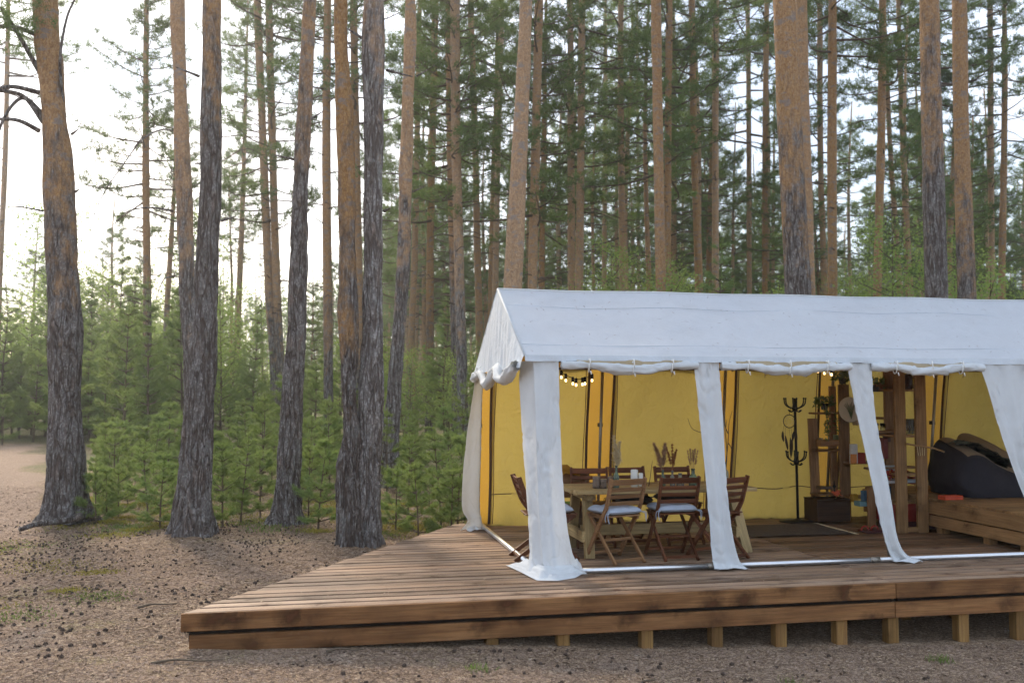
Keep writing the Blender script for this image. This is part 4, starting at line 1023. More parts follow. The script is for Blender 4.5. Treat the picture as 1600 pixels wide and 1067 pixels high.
for k, px in enumerate((1416, 1421, 1426)):
    s_, t_, z_ = at_t(px, 690, 2.05); o = thing('tall_glass', ('first', 'second', 'third')[k] + ' tall clear glass from the curtain, between the two tall planks', 'glass', T(s_, t_, 1.176), ANG, 'tall glasses'); mb = MB(); mb.lathe([(0, 0), (.026, 0), (.03, .19), (.026, .19), (.023, .01), (0, .01)], 14); mb.build('wall', GLASSC, o, True)
s_, t_, z_ = at_t(1418, 616, 2.05); o = thing('bead_lantern', 'dark beaded lantern on the top board between the tall planks', 'lantern', T(s_, t_, 1.735), ANG); mb = MB()
mb.lathe([(0, 0), (.05, 0), (.06, .02), (.062, .16), (.05, .18), (.02, .20), (0, .2)], 14); mb.build('body', C('bead_brown', (.05, .025, .025), .25), o, True)
rr = np.random.default_rng(5)
for k in range(26):
    a, z = rr.random() * 6.28, .02 + .15 * rr.random(); mb = MB(); mb.lathe([(0, -.012), (.010, -.007), (.013, 0), (.010, .007), (0, .012)], 6, (.062 * math.cos(a), .062 * math.sin(a), z)); mb.build('bead', BEAD if 'BEAD' in globals() else C('bead', (.09, .05, .06), .2), o, True)
s_, t_, z_ = at_t(1355, 832, 1.9); rg2 = thing('sandals', 'dark red sandals lying on the planks near the third curtain', 'sandals', T(s_ - .05, 1.9, .0), ANG)
for k in (0, 1): mb = MB(); mb.box((k * .13, .02 * k, .014), (.10, .24, .022), 0, None, .008); so = mb.build('sole', C('sandal', (.09, .03, .03)), rg2); mb = MB(); th_ = np.linspace(0, math.pi, 9); mb.tube(np.stack([k * .13 + .05 * np.cos(th_), .04 + 0 * th_, .02 + .05 * np.sin(th_)], 1), .009, 5); mb.build('band', RED, rg2)

# ---- sleeping platform with bean bags
plat = thing('platform', 'low timber platform of two stacked boards holding the bean bag', 'platform', T(5.30, .10, 0), ANG)
for k in range(18): board('plank', (.0, .09 + k * .172, .395), (3.55, .09 + k * .172, .395), .166, .035, SHELFW, plat, (0, 0, 1), .005)
board('side_board', (-.022, .0, .305), (-.022, 3.1, .305), .04, .155, SHELFW, plat); board('side_board', (-.008, .05, .145), (-.008, 3.1, .145), .04, .135, SHELFW, plat)
board('front_board', (.02, -.02, .30), (3.5, -.02, .30), .04, .16, SHELFW, plat); board('front_board', (.02, -.006, .14), (3.5, -.006, .14), .04, .13, SHELFW, plat)
for y in (.14, .72, 1.55, 2.4): board('leg', (.075, y, 0), (.075, y, .36), .11, .10, SHELFW, plat, (0, 1, 0))
def beanbag(label, s, t, L, W, H, side, top, seed, rz=0):
    o = thing('bean_bag', label, 'bean bag', T(s, t, .414), ANG + rz, 'bean bags on the platform')
    prof = catmull([(0.02, .02), (-.02, .35), (.02, .72), (.10, .95), (.22, 1.0), (.36, .90), (.62, .62), (.85, .40), (.99, .24), (1.0, .08), (.94, .0), (.5, -.005), (.02, .02)], 72)[:-1]
    nv = 26; V = []
    for j in range(nv):
        v = j / (nv - 1) * 2 - 1; k = (1 - abs(v) ** 5) ** .5 if abs(v) < 1 else 0.0
        k = max(k, .02); cx, cz = .45, .38
        x = cx + (prof[:, 0] - cx) * (.45 + .55 * k); z = np.maximum(0, cz * (.25 + .75 * k) + (prof[:, 1] - cz) * (.35 + .65 * k)); 
        q = np.stack([x * 4 + seed, z * 4, np.full(len(x), v * 2)], 1)
        V.append(np.stack([x * L + .015 * fbm(q, 2), v * W / 2 + .03 * fbm(q + 5, 2) * k, np.maximum(0.0, z * H * (1 + .22 * v) + .010 * fbm(q + 9, 3) * (z > .03))], 1))
    mb = MB(); nn = len(prof); VV = np.vstack(V); mb.quads_grid(VV, nv, nn, 0, True)
    # top strip in the second fabric
    for idx, f in enumerate(mb.f):
        i = idx // nn; j = idx % nn
        if 3 < i < 23 and 17 < j < 52: mb.m[idx] = 1
    mb.f.append(tuple(range(nn))[::-1]); mb.m.append(0); mb.f.append(tuple((nv - 1) * nn + q for q in range(nn))); mb.m.append(0)
    mb.build('bag', [side, top], o, True)
    return o
SLATE = m_canvas('slate_cloth', (.032, .029, .036), None, 0, 1.5); TAUPE = m_canvas('taupe_cloth', (.26, .19, .12), None, 0, 1.4)
bs = px_st(1466, 1.9) + .10
beanbag('large slate bean bag with taupe top on the platform', bs, 2.0, 1.15, .85, .64, SLATE, TAUPE, 2)
beanbag('taupe bean bag behind the slate one by the fourth curtain', bs + .85, 2.75, 1.2, .8, .66, TAUPE, TAUPE, 9, 0)
# dark camouflage cloth thrown over the bag
def m_camo():
    t = NT('camouflage_cloth'); n = t.noise(t.coord((1, 1, 1), False), 9, 3); c = t.mix(t.rng(n, .45, .5), (.02, .022, .02), (.06, .075, .055)); c = t.mix(t.rng(t.noise(t.coord((1.3, 1, 1), False), 6, 3), .55, .6), c, (.16, .13, .09)); return t.done(t.bsdf(c, .8))
def fn(u, v):
    x = .10 + .72 * u; z = np.interp(x, [.05, .15, .25, .36, .62, .85, .95], [.93, 1.01, 1.02, .93, .67, .45, .34])
    w = .30 * (.6 + .5 * np.sin(u * np.pi)); y = -.02 + (v - .5) * w * 1.6 - .06 * u
    q = np.stack([u * 7, v * 5, 0 * u], 1)
    return np.stack([x * 1.15, y, z * .64 + .02 + .035 * np.abs(fbm(q, 3)) - .03 * (2 * np.abs(v - .5)) ** 2], 1)
cm = sheet('camouflage_cloth', fn, 50, 30, m_camo(), None); cm.location = T(bs, 2.0, .414); cm.rotation_euler = (0, 0, ANG); tag(cm, 'crumpled dark camouflage cloth thrown over the slate bean bag', 'cloth')
s_, t_, z_ = at_t(1480, 777, 1.55); rb = bx('red_case', 'flat red plastic case on the platform before the bean bag', 'case', 1480, 777, 1.55, (.24, .14, .05), ORG)
rb.location = T(s_, t_, .414); mb = MB(); mb.box((0, 0, .030), (.246, .146, .006)); mb.build('seam', RED, rb)
s_, t_, z_ = at_t(1574, 748, 1.75); tf = thing('wooden_figure', 'small orange wooden toy figure lying on the bean bag', 'toy', T(s_, t_, z_ ), ANG); TOY = C('toy_orange', (.55, .26, .08))
mb = MB(); mb.lathe([(0, -.04), (.03, -.025), (.038, 0), (.03, .025), (0, .04)], 12, (-.04, 0, .01)); mb.build('head', TOY, tf, True)
for a, b in (((-.02, 0, 0), (.05, 0, .01)), ((.0, 0, 0), (.03, -.02, -.06)), ((.04, 0, .0), (.09, -.02, -.05)), ((.04, 0, 0), (.10, .0, .02))): mb = MB(); mb.tube([a, b], .012, 7); mb.build('limb', TOY, tf, True)

for k, (px, py, t, sz, col, lab) in enumerate(((1280, 697, 2.90, (.05, .05, .11), (.30, .22, .12), 'tan tin at the left end of the middle board of the narrow shelf'), (1305, 697, 2.90, (.04, .10, .15), (.16, .20, .12), 'olive book upright on the middle board of the narrow shelf'),
    (1284, 764, 2.88, (.16, .12, .04), (.10, .07, .05), 'flat dark box on the lowest board of the narrow shelf'), (1372, 612, 2.25, (.05, .12, .12), (.25, .12, .07), 'brown book end on the top board of the plank shelf'), (1383, 690, 2.30, (.05, .10, .10), (.12, .06, .05), 'small dark box beside the spice jars'),
    (1336, 664, 2.62, (.06, .08, .10), (.35, .25, .14), 'tan box below the round plate'), (1424, 756, 2.02, (.12, .12, .09), (.36, .08, .05), 'small red box right of the first tall plank'), (1366, 726, 2.32, (.10, .10, .06), (.42, .38, .30), 'cream box on the middle board beside the third curtain'))):
    bx('shelf_box', lab, 'box', px, py, t, sz, C('shelf_item', col))

# ------------------------------------------------------------------ forest
def gz0(x, y): return float(gsurf(x, y)[0])
def trunk_mesh(path, rad, n, detail, seed, name='trunk', flare=.0):
    """path (k,3) local, rad (k)"""
    path = np.asarray(path, float); k = len(path); th = np.linspace(0, 2 * np.pi, n, endpoint=False)
    C, S = np.cos(th), np.sin(th)
    z = path[:, 2][:, None] + 0 * th[None]; r = rad[:, None] + 0 * th[None]
    if flare > 0:
        r = r * (1 + flare * np.exp(-np.clip(z, 0, None) / .22) * (1 + .55 * np.cos(5 * th + seed)[None] + .3 * np.cos(9 * th + 2 * seed)[None]) + .04 * np.exp(-np.clip(z, 0, None) / .9))
    X = path[:, 0][:, None] + r * C; Y = path[:, 1][:, None] + r * S
    if detail > 0:
        q = np.stack([X.ravel(), Y.ravel(), z.ravel()], 1)
        w = fbm(q * [5, 5, 1.5] + seed, 2)[:, None] * .5
        a = vnoise(q * [12, 12, 1.9] + seed + w); b = vnoise(q * [26, 26, 7] + seed * 2 + w)
        crack = np.clip(1 - np.abs(a) / .30, 0, 1) + .5 * np.clip(1 - np.abs(b) / .3, 0, 1)
        fade = np.clip(1.15 - z.ravel() / 6.5, .18, 1)
        d = (-.026 * crack + .010 * fbm(q * [9, 9, 5] + 3, 2)) * fade * detail + .03 * fbm(q * [2, 2, 1.1] + seed, 2) * detail
        d = d.reshape(z.shape); X = X + d * C; Y = Y + d * S
    mb = MB(); mb.quads_grid(np.stack([X, Y, z], 2).reshape(-1, 3), k, n, 0, True)
    mb.f.append(tuple((k - 1) * n + j for j in range(n))); mb.m.append(0)
    return mb.mesh(name, BARK, True)

def tufts(cen, dirs, per, ln, wd, spread, r):
    n = len(cen) * per; c = np.repeat(cen, per, 0); d = np.repeat(dirs, per, 0) + spread * r.normal(0, 1, (n, 3))
    d /= np.linalg.norm(d, axis=1)[:, None] + 1e-9
    s = np.cross(d, r.normal(0, 1, (n, 3))); s /= np.linalg.norm(s, axis=1)[:, None] + 1e-9
    L = ln * r.uniform(.6, 1.2, n)[:, None]; c = c + r.normal(0, ln * .18, (n, 3))
    return np.stack([c - s * wd / 2, c + s * wd / 2, c + d * L], 1).reshape(-1, 3)

def crown_mesh(seed, z0, z1, nb, maxl, dens=1.0, dead=14, zd=4.0):
    """pine crown: limbs with needle tufts; bare dead limbs below"""
    r = np.random.default_rng(seed); wood = MB(); cen, dr = [], []
    for b in range(nb):
        f = (b + r.random()) / nb; h = z0 + (z1 - z0) * f ** .9
        az = b * 2.4 + r.normal(0, .4); L = maxl * (np.sin(np.clip(.22 + .78 * (1 - f), 0, 1) * np.pi * .62) ** 1.0) * r.uniform(.55, 1.15) * (1 - .55 * f)
        L = max(L, .5); el = -.15 + .75 * f + r.normal(0, .15)
        a = np.array([np.cos(az), np.sin(az), 0]); side = np.array([-a[1], a[0], 0])
        p0 = np.array([0, 0, h]); p1 = p0 + a * L * .5 + [0, 0, L * .5 * np.sin(el)] + side * r.normal(0, .1) * L
        p2 = p0 + a * L + [0, 0, L * (np.sin(el) + .18)] + side * r.normal(0, .18) * L
        pth = catmull([p0, p1, p2], 9); wood.tube(pth, np.linspace(.032 * (L / 2.5) + .010, .007, 9), 4, 0, False)
        m = int(r.integers(5, 9))
        for k in range(m):
            u = .35 + .65 * (k + r.random()) / m; i = min(int(u * 8), 7); q = pth[i] * (1 - (u * 8 - i)) + pth[i + 1] * (u * 8 - i)
            sg = r.choice((-1, 1)); l2 = L * .42 * (1.15 - u * .75) * r.uniform(.6, 1.2)
            d2 = a * .75 + side * sg * r.uniform(.5, 1.1) + np.array([0, 0, r.uniform(.0, .5)]); d2 /= np.linalg.norm(d2)
            e = q + d2 * l2; wood.tube([q, (q + e) / 2 + [0, 0, -.03], e], [.012, .008, .005], 3, 0, False)
            nt = max(4, int(l2 * 12 * dens))
            for t in range(nt):
                g = .25 + .8 * (t + r.random()) / nt
                cen.append(q + d2 * l2 * g + r.normal(0, .09, 3) + [0, 0, .05]); dr.append(d2 * .5 + np.array([0, 0, .55]))
    for b in range(dead):
        h = zd + (z0 - zd) * r.random(); az = r.random() * 6.28; L = r.uniform(.3, 1.5) * (.5 + .7 * (h - zd) / (z0 - zd + .01))
        a = np.array([np.cos(az), np.sin(az), 0]); dz = r.uniform(-.25, .25)
        pth = catmull([[0, 0, h], a * L * .55 + [0, 0, h + dz * L * .5 + .06 * L], a * L + [r.normal(0, .08), r.normal(0, .08), h + dz * L - .1 * L]], 6); wood.tube(pth, np.linspace(.026, .005, 6), 4, 0, False)
    V = tufts(np.array(cen), np.array(dr), 12, .20, .023, .85, r)
    W = grid_tris(wood)
    me = tri_mesh('crown', np.vstack([W, V]), [BRANCH, NEEDLE], np.r_[np.zeros(len(W) // 3, int), np.ones(len(V) // 3, int)])
    return me
CROWNS = []   # (mesh, base height)
for k, (z0, z1, nb, ml) in enumerate(((10.5, 19.5, 46, 3.0), (12.5, 21.5, 44, 2.8), (9.0, 18.0, 48, 2.7), (13.5, 22.5, 42, 3.1), (11.5, 20.5, 40, 2.4), (8.0, 16.5, 46, 2.6), (7.0, 17.0, 54, 2.9))):
    CROWNS.append(crown_mesh(100 + k, z0, z1, nb, ml, 1.0, 16, 4.0))
HIGH = [crown_mesh(120 + k, 14.0, 21.5, 30, 2.3, 1.0, 0) for k in range(2)]
ntr = [0]
def pine(D, pts, bark, label, crown=None, group='pine trunks of the forest', near=False, extra=None, flare=.25, H=20.):
    """pts: (pixel x, pixel y, pixel width) from the top of the picture down; the last is near the ground"""
    wp = [P(x, y, D) for x, y, _ in pts]; wr = [w * D / FPX / 2 * (.93 if near else 1) for *_, w in pts]
    if wp[-1].z > .4:
        a, b = wp[-2], wp[-1]; d = (b - a) / (a.z - b.z) if a.z > b.z + .01 else Vector((0, 0, -1)); d = Vector((d.x * .5, 0, -1)) if abs(d.x) > 0 else d
        g = b + d * (b.z - 0.0); wp.append(g); wr.append(wr[-1] * 1.12)
    gx, gy = wp[-1].x, wp[-1].y; g0 = float(gz0(gx, gy)) - .06
    wp[-1].z = g0
    base = Vector((gx, gy, g0))
    # above the picture the trunk carries on, straightening, to its top
    d = (wp[0] - wp[1]); sl = d.x / max(.5, d.z)
    top = wp[0].copy(); zt = max(H, top.z + 6)
    up = [top + Vector((sl * .6 * (zt - top.z) * .5, 0, (zt - top.z) * .5)), top + Vector((sl * .9 * (zt - top.z) * .75, 0, zt - top.z))]
    allp = [p - base for p in wp[::-1]] + [p - base for p in up]; allr = wr[::-1] + [wr[0] * .72, .035]
    arr = np.array([(p.x, p.y, p.z, r) for p, r in zip(allp, allr)])
    o = np.argsort(arr[:, 2]); arr = arr[o]
    dense = catmull(arr, 400); dense = dense[np.argsort(dense[:, 2])]
    hmax = dense[-1, 2]
    if near: zz = np.r_[np.arange(0, 4.2, .032), np.arange(4.2, 8.5, .06), np.arange(8.5, hmax, .5), hmax]
    else: zz = np.r_[np.arange(0, 1.0, .12), np.arange(1.0, hmax, .45), hmax]
    q = np.stack([np.interp(zz, dense[:, 2], dense[:, c]) for c in range(4)], 1)
    seed = 11.0 * (ntr[0] + 1); ntr[0] += 1
    me = trunk_mesh(q[:, :3], np.maximum(q[:, 3], .02), 110 if near else 20, 1.0 if near else .35, seed, 'trunk', flare)
    root = thing('pine_tree', label, 'pine tree', base, 0, group)
    tr = link('trunk', me, root); tr['bark_h'] = float(bark)
    c = HIGH[ntr[0] % 2] if D < 27 else CROWNS[(ntr[0] * 3) % len(CROWNS)]
    cr = link('crown', c, root); zc = 12.0
    cr.location = (np.interp(zc, q[:, 2], q[:, 0]), np.interp(zc, q[:, 2], q[:, 1]), 0); cr.rotation_euler = (0, 0, random.random() * 6.28)
    sc = hmax / 21.0; cr.scale = (sc, sc, sc) ; cr['bark_h'] = 30.0 if D < 20 else 5.0
    return root
def limb(root, D, pts, r0, r1, name='branch'):
    """dead limb traced at the tree's distance, given some depth"""
    b = root.location; w = [P(x, y, D) - b for x, y in pts]; n = len(w)
    w = [(p.x, p.y - .25 * math.sin(2.2 * k / max(1, n - 1)), p.z) for k, p in enumerate(w)]
    mb = MB(); mb.tube(catmull(w, 6 * n), np.linspace(r0 * .75, r1 * .75, 6 * n), 7); o = mb.build(name, BARK, root, True); o['bark_h'] = 30.0
def pom(root, D, px, py, rad, n, seed):
    """needle spray on a limb"""
    r = np.random.default_rng(seed); c = np.array(P(px, py, D) - root.location)
    cen = c + r.normal(0, 1, (n, 3)) * np.array(rad); dr = np.tile([0, 0, .5], (n, 1))
    o = link('needle_spray', tri_mesh('needle_spray', tufts(cen, dr, 14, .13, .011, .8, r), NEEDLE), root); o['kind'] = 'stuff'; return o

def stub(root, D, px, py, L, up, dy=-.1):
    c = P(px, py, D) - root.location; s_ = 1 if L > 0 else -1; L = abs(L); mb = MB()
    mb.tube(catmull([(c.x, c.y, c.z), (c.x + s_ * L * .5, c.y + dy * .5, c.z + up * .5), (c.x + s_ * L, c.y + dy, c.z + up)], 8), np.linspace(.022, .007, 8), 6); o = mb.build('branch_stub', BARK, root, True); o['bark_h'] = 30.0
NP = []
t1 = pine(14.3, [(70, 0, 40), (78, 100, 42), (86, 200, 44), (92, 300, 46), (97, 400, 48), (102, 500, 52), (102, 560, 55), (101, 620, 55), (103, 700, 57), (103, 780, 62), (103, 815, 68)], 4.6, 'thick leaning pine with orange upper bark nearest the sandy path', 3, near=True, flare=.34)
limb(t1, 14.3, [(72, 130), (40, 62), (12, 20)], .055, .03); limb(t1, 14.3, [(68, 192), (50, 160), (30, 152), (0, 150)], .05, .03); limb(t1, 14.3, [(76, 190), (50, 160), (35, 165), (16, 200), (4, 250), (0, 310)], .05, .012)
limb(t1, 14.3, [(62, 145), (30, 143), (0, 152)], .05, .035); limb(t1, 14.3, [(62, 205), (40, 195), (0, 192)], .05, .03); limb(t1, 14.3, [(98, 160), (102, 100), (116, 40), (130, 0)], .035, .02); limb(t1, 14.3, [(68, 330), (45, 328), (22, 327)], .02, .008)
limb(t1, 14.3, [(68, 60), (38, 52), (0, 50)], .05, .04)
for k, (x, y) in enumerate(((20, 15), (35, 38), (5, 40), (50, 15), (25, 60))): pom(t1, 14.0, x, y, (.22, .3, .16), 34, 60 + k)
# surface root and fallen stick at its foot
mb = MB(); b = t1.location
rp_ = catmull([(.20, -.1, .20), (.36, -.25, .13), (.30, -.55, .09), (.05, -.95, .085), (-.10, -1.15, .03)], 24); mb.tube(rp_, np.linspace(.075, .03, 24), 9); ro = mb.build('root', BARK, t1, True); ro['bark_h'] = 30.0
t2 = pine(12.9, [(331, 0, 33), (331, 100, 34), (329, 200, 36), (328, 300, 38), (325, 400, 40), (320, 500, 44), (315, 600, 48), (309, 680, 50), (303, 760, 52), (299, 835, 60)], 6.8, 'straight grey-barked pine second from the path', 1, near=True, flare=.30)
t3 = pine(17.5, [(277, 0, 26), (280, 100, 26), (284, 200, 26), (288, 300, 26), (292, 400, 28), (295, 480, 29), (300, 560, 31), (304, 690, 33)], 5.0, 'pine partly hidden behind the second grey pine', 4, near=True)
limb(t3, 17.5, [(271, 330), (250, 328), (225, 330), (198, 337)], .03, .012); limb(t3, 17.5, [(274, 205), (255, 205), (228, 222), (200, 262), (175, 300), (155, 342), (148, 372)], .025, .006); limb(t3, 17.5, [(270, 432), (262, 440), (250, 470)], .02, .008)
t4 = pine(13.9, [(484, 0, 25), (480, 80, 26), (477, 160, 27), (472, 240, 28), (469, 320, 30), (466, 400, 31), (463, 500, 33), (458, 600, 35), (453, 700, 39), (449, 780, 42), (447, 825, 52)], 6.2, 'slim grey pine left of the twin-stemmed pine', 0, near=True, flare=.3)
t5 = pine(12.2, [(584, 0, 35), (584, 100, 36), (584, 200, 37), (583, 300, 38), (582, 400, 38), (581, 500, 37), (580, 600, 36), (578, 680, 37), (574, 760, 42), (572, 855, 46)], 7.2, 'twin-stemmed pine fused at the foot beside the deck corner', 2, near=True, flare=.2)
_n = ntr[0]
t5b = pine(12.1, [(531, 0, 23), (535, 100, 24), (539, 200, 25), (542, 300, 26), (543, 400, 27), (544, 500, 29), (545, 580, 30), (545, 620, 33), (549, 655, 34), (550, 690, 38), (543, 735, 44), (546, 790, 46), (549, 855, 48)], 3.6, '', None, near=True, flare=.2)
for ch in list(t5b.children):
    off = t5b.location - t5.location; ch.parent = t5; ch.location = ch.location + off
bpy.data.objects.remove(t5b)
t6 = pine(19.0, [(642, 0, 18), (640, 100, 19), (636, 200, 20), (633, 300, 21), (630, 400, 22), (624, 500, 23), (617, 600, 24), (611, 690, 26), (608, 770, 30)], 5.2, 'slightly curved pine behind the young pines right of the twin pine', 5, near=True)
for a in ((t2, 12.9, 346, 345, .22, .04), (t2, 12.9, 312, 120, -.3, .1), (t2, 12.9, 322, 255, -.12, -.03), (t4, 13.9, 480, 190, .25, .12), (t4, 13.9, 462, 250, -.3, .05), (t4, 13.9, 476, 330, .10, .0), (t5, 12.2, 604, 110, .35, -.12), (t5, 12.2, 566, 60, -.2, .1), (t5, 12.2, 600, 330, .1, .02), (t6, 19, 650, 120, .4, .2), (t6, 19, 644, 300, .3, .1), (t1, 14.3, 112, 210, .15, .05), (t1, 14.3, 118, 300, .1, .02)): stub(*a)
MID = [
 (36, [(402, 0, 12), (410, 200, 12), (420, 450, 13), (428, 570, 13)], 4.5, 'left stem of the close slender pair between the grey pines'),
 (36, [(420, 0, 12), (425, 200, 12), (432, 450, 13), (438, 575, 14)], 4.5, 'right stem of the close slender pair between the grey pines'),
 (33, [(228, 120, 9), (228, 300, 11), (230, 450, 12), (230, 610, 14)], 5.0, 'slender pine with full crown between the path pine and the second pine'),
 (40, [(272, 300, 6), (266, 400, 8), (260, 500, 9), (258, 590, 9)], 5.0, 'thin dark stem left of the half-hidden pine'),
 (48, [(383, 180, 6), (378, 350, 8), (372, 480, 9), (369, 570, 9)], 3.0, 'thin pale pine standing alone against the bright gap'),
 (31, [(512, 0, 12), (510, 200, 13), (511, 400, 14), (513, 590, 15)], 4.0, 'brown pine just left of the twin-stemmed pine'),
 (32, [(552, 0, 12), (556, 200, 12), (560, 400, 13), (562, 560, 14)], 3.0, 'slim pine seen between the twin stems'),
 (41, [(655, 60, 8), (652, 200, 9), (648, 400, 10), (640, 570, 11)], 2.5, 'thin pine directly right of the curved pine'),
 (37, [(680, 0, 11), (676, 200, 11), (672, 400, 12), (672, 570, 14)], 3.5, 'pine with leafy foot left of the brown pair'),
 (30, [(702, 0, 13), (704, 200, 13), (708, 400, 13), (712, 590, 14)], 5.5, 'left stem of the tall brown pair left of the tent'),
 (29, [(711, 0, 15), (712, 200, 15), (717, 400, 16), (723, 640, 17)], 5.0, 'right stem of the tall brown pair left of the tent'),
 (39, [(735, 0, 10), (742, 200, 10), (746, 400, 11), (749, 520, 11)], 3.0, 'brown pine above the left tent edge'),
 (46, [(775, 150, 7), (770, 300, 8), (767, 450, 9)], 2.0, 'thin pine behind the tent gable peak'),
 (44, [(783, 60, 8), (778, 250, 9), (774, 450, 10)], 2.0, 'slender pine just left of the thick orange pine'),
 (20.5, [(822, 0, 20), (816, 150, 23), (809, 300, 26), (801, 450, 29), (796, 560, 30)], 1.2, 'thick orange pine rising at the tent roof peak'),
 (29, [(842, 0, 14), (838, 200, 14), (832, 450, 15)], 1.5, 'orange pine close right of the thick one at the roof peak'),
 (36, [(850, 220, 8), (848, 300, 8), (846, 450, 10)], 1.5, 'thin brown pine next to the roof-peak pair'),
 (35, [(891, 0, 10), (892, 200, 11), (893, 450, 12)], 1.5, 'left one of two straight pines over the left roof half'),
 (34, [(909, 0, 11), (908, 200, 12), (905, 450, 13)], 1.5, 'right one of two straight pines over the left roof half'),
 (49, [(946, 120, 7), (945, 300, 7), (944, 455, 8)], 1.5, 'thin pine in the dark crowns over the left roof half'),
 (38, [(970, 0, 9), (970, 200, 10), (974, 460, 12)], 1.0, 'brown pine left of the sky gap over the roof'),
 (60, [(996, 90, 5), (997, 300, 5), (998, 460, 6)], 1.0, 'very thin pine in the sky gap over the roof'),
 (24, [(1025, 0, 15), (1028, 200, 16), (1033, 465, 17)], .8, 'pale stout pine right of the sky gap'),
 (33, [(1046, 0, 10), (1044, 200, 11), (1043, 465, 12)], 2.5, 'pine pressed against the pale stout pine'),
 (48, [(1053, 100, 6), (1054, 300, 7), (1053, 465, 7)], 1.5, 'thin stem right of the pale stout pine'),
 (36, [(1081, 0, 10), (1084, 200, 11), (1092, 440, 12)], 1.5, 'brown pine bending slightly, left of the mid roof'),
 (38, [(1119, 0, 9), (1118, 200, 10), (1118, 460, 11)], 1.0, 'straight pine above the second curtain'),
 (46, [(1168, 0, 7), (1170, 200, 8), (1171, 465, 8)], 1.0, 'thin pine left of the thick blotched pine'),
 (42, [(1198, 0, 8), (1196, 200, 9), (1195, 465, 9)], 1.0, 'second thin pine left of the thick blotched pine'),
 (16.6, [(1225, 0, 35), (1230, 120, 36), (1236, 250, 38), (1242, 360, 39), (1247, 465, 41)], 5.6, 'thickest blotched orange and grey pine behind the tent'),
 (23, [(1252, 0, 18), (1257, 200, 17), (1263, 350, 16), (1266, 465, 16)], 3.0, 'orange pine overlapped by the thickest blotched pine'),
 (43, [(1281, 20, 8), (1282, 250, 9), (1289, 465, 9)], 1.5, 'thin orange pine right of the blotched pine'),
 (28, [(1301, 0, 13), (1300, 200, 14), (1301, 465, 15)], 1.5, 'pale brown pine above the third curtain'),
 (29, [(1379, 0, 11), (1377, 200, 12), (1371, 465, 13)], .5, 'bright orange straight pine over the right roof half'),
 (44, [(1384, 80, 7), (1392, 250, 8), (1407, 465, 9)], .8, 'thin pine leaning beside the bright orange one'),
 (42, [(1405, 50, 7), (1410, 200, 9), (1419, 440, 9)], 3.5, 'thin dark crooked pine right of the leaning one'),
 (17.6, [(1452, 0, 30), (1455, 150, 31), (1459, 300, 33), (1463, 468, 35)], 7.4, 'stout grey pine over the right end of the roof'),
 (21.5, [(1499, 0, 22), (1501, 150, 23), (1505, 300, 25), (1511, 468, 27)], 5.0, 'stout orange-topped pine right of the stout grey one'),
 (40, [(1490, 270, 8), (1486, 340, 8), (1481, 465, 10)], .8, 'thin orange pine between the two stout pines'),
 (40, [(1547, 0, 8), (1548, 200, 9), (1550, 465, 10)], 2.5, 'thin brown pine left of the forked pine'),
 (39, [(1570, 130, 9), (1568, 300, 10), (1565, 465, 11)], 1.0, 'forked orange pine near the far end of the roof'),
 (22, [(1620, 0, 20), (1622, 200, 20), (1626, 468, 22)], 3.0, 'stout pine past the end of the roof'),
 (44, [(12, 60, 7), (8, 250, 8), (0, 420, 9)], 3.0, 'thin pine behind the limbs of the path pine'),
]
for k, (D, pts, bk, lab) in enumerate(MID):
    pine(D, pts, bk, lab, None, near=False, H=17.5 + (k * 37 % 10) * .45)

# scattered background pines: shared trunk meshes
TR = []
for k in range(6):
    r = np.random.default_rng(40 + k); zz = np.r_[np.arange(0, 1, .25), np.arange(1, 20.1, .8)]
    ph = r.random(2) * 6; am = .12
    pth = np.stack([am * np.sin(zz * .28 + ph[0]) * zz / 10, am * np.sin(zz * .22 + ph[1]) * zz / 10, zz], 1)
    TR.append(trunk_mesh(pth, np.interp(zz, [0, 1, 12, 20], [.17, .145, .10, .03]), 12, .3, k * 7.7, 'trunk', .2))
r = np.random.default_rng(77); cnt = 0; placed = []
tries = 0
while cnt < 160 and tries < 20000:
    tries += 1
    D = 30 + 92 * r.random() ** .85; px = r.uniform(-420, 2000); x = (px - 800) / FPX * D
    if px < 640 and r.random() > (.42 if D > 48 else .10): continue
    if px < 470 and D < 50: continue
    if any((x - a) ** 2 + (D - b) ** 2 < 5.5 for a, b in placed): continue
    placed.append((x, D)); k = int(r.integers(0, 6)); sc = r.uniform(.8, 1.08)
    if px < 480: sc = r.uniform(.62, .85)
    root = thing('pine_tree', 'slender background pine among many alike deep in the forest', 'pine tree', (x, D, float(gz0(x, D)) - .3), r.random() * 6.28, 'background pines deep in the forest')
    tr = link('trunk', TR[k], root); tr['bark_h'] = float(r.uniform(.5, 4)); tr.scale = (sc * r.uniform(.8, 1.25),) * 2 + (sc,)
    cr = link('crown', CROWNS[int(r.integers(0, len(CROWNS)))], root); cr.scale = (sc, sc, sc * r.uniform(.88, 1.0)); cr.rotation_euler = (0, 0, r.random() * 6.28); cr['bark_h'] = 4.0
    cnt += 1
r = np.random.default_rng(88); cnt = 0; tries = 0
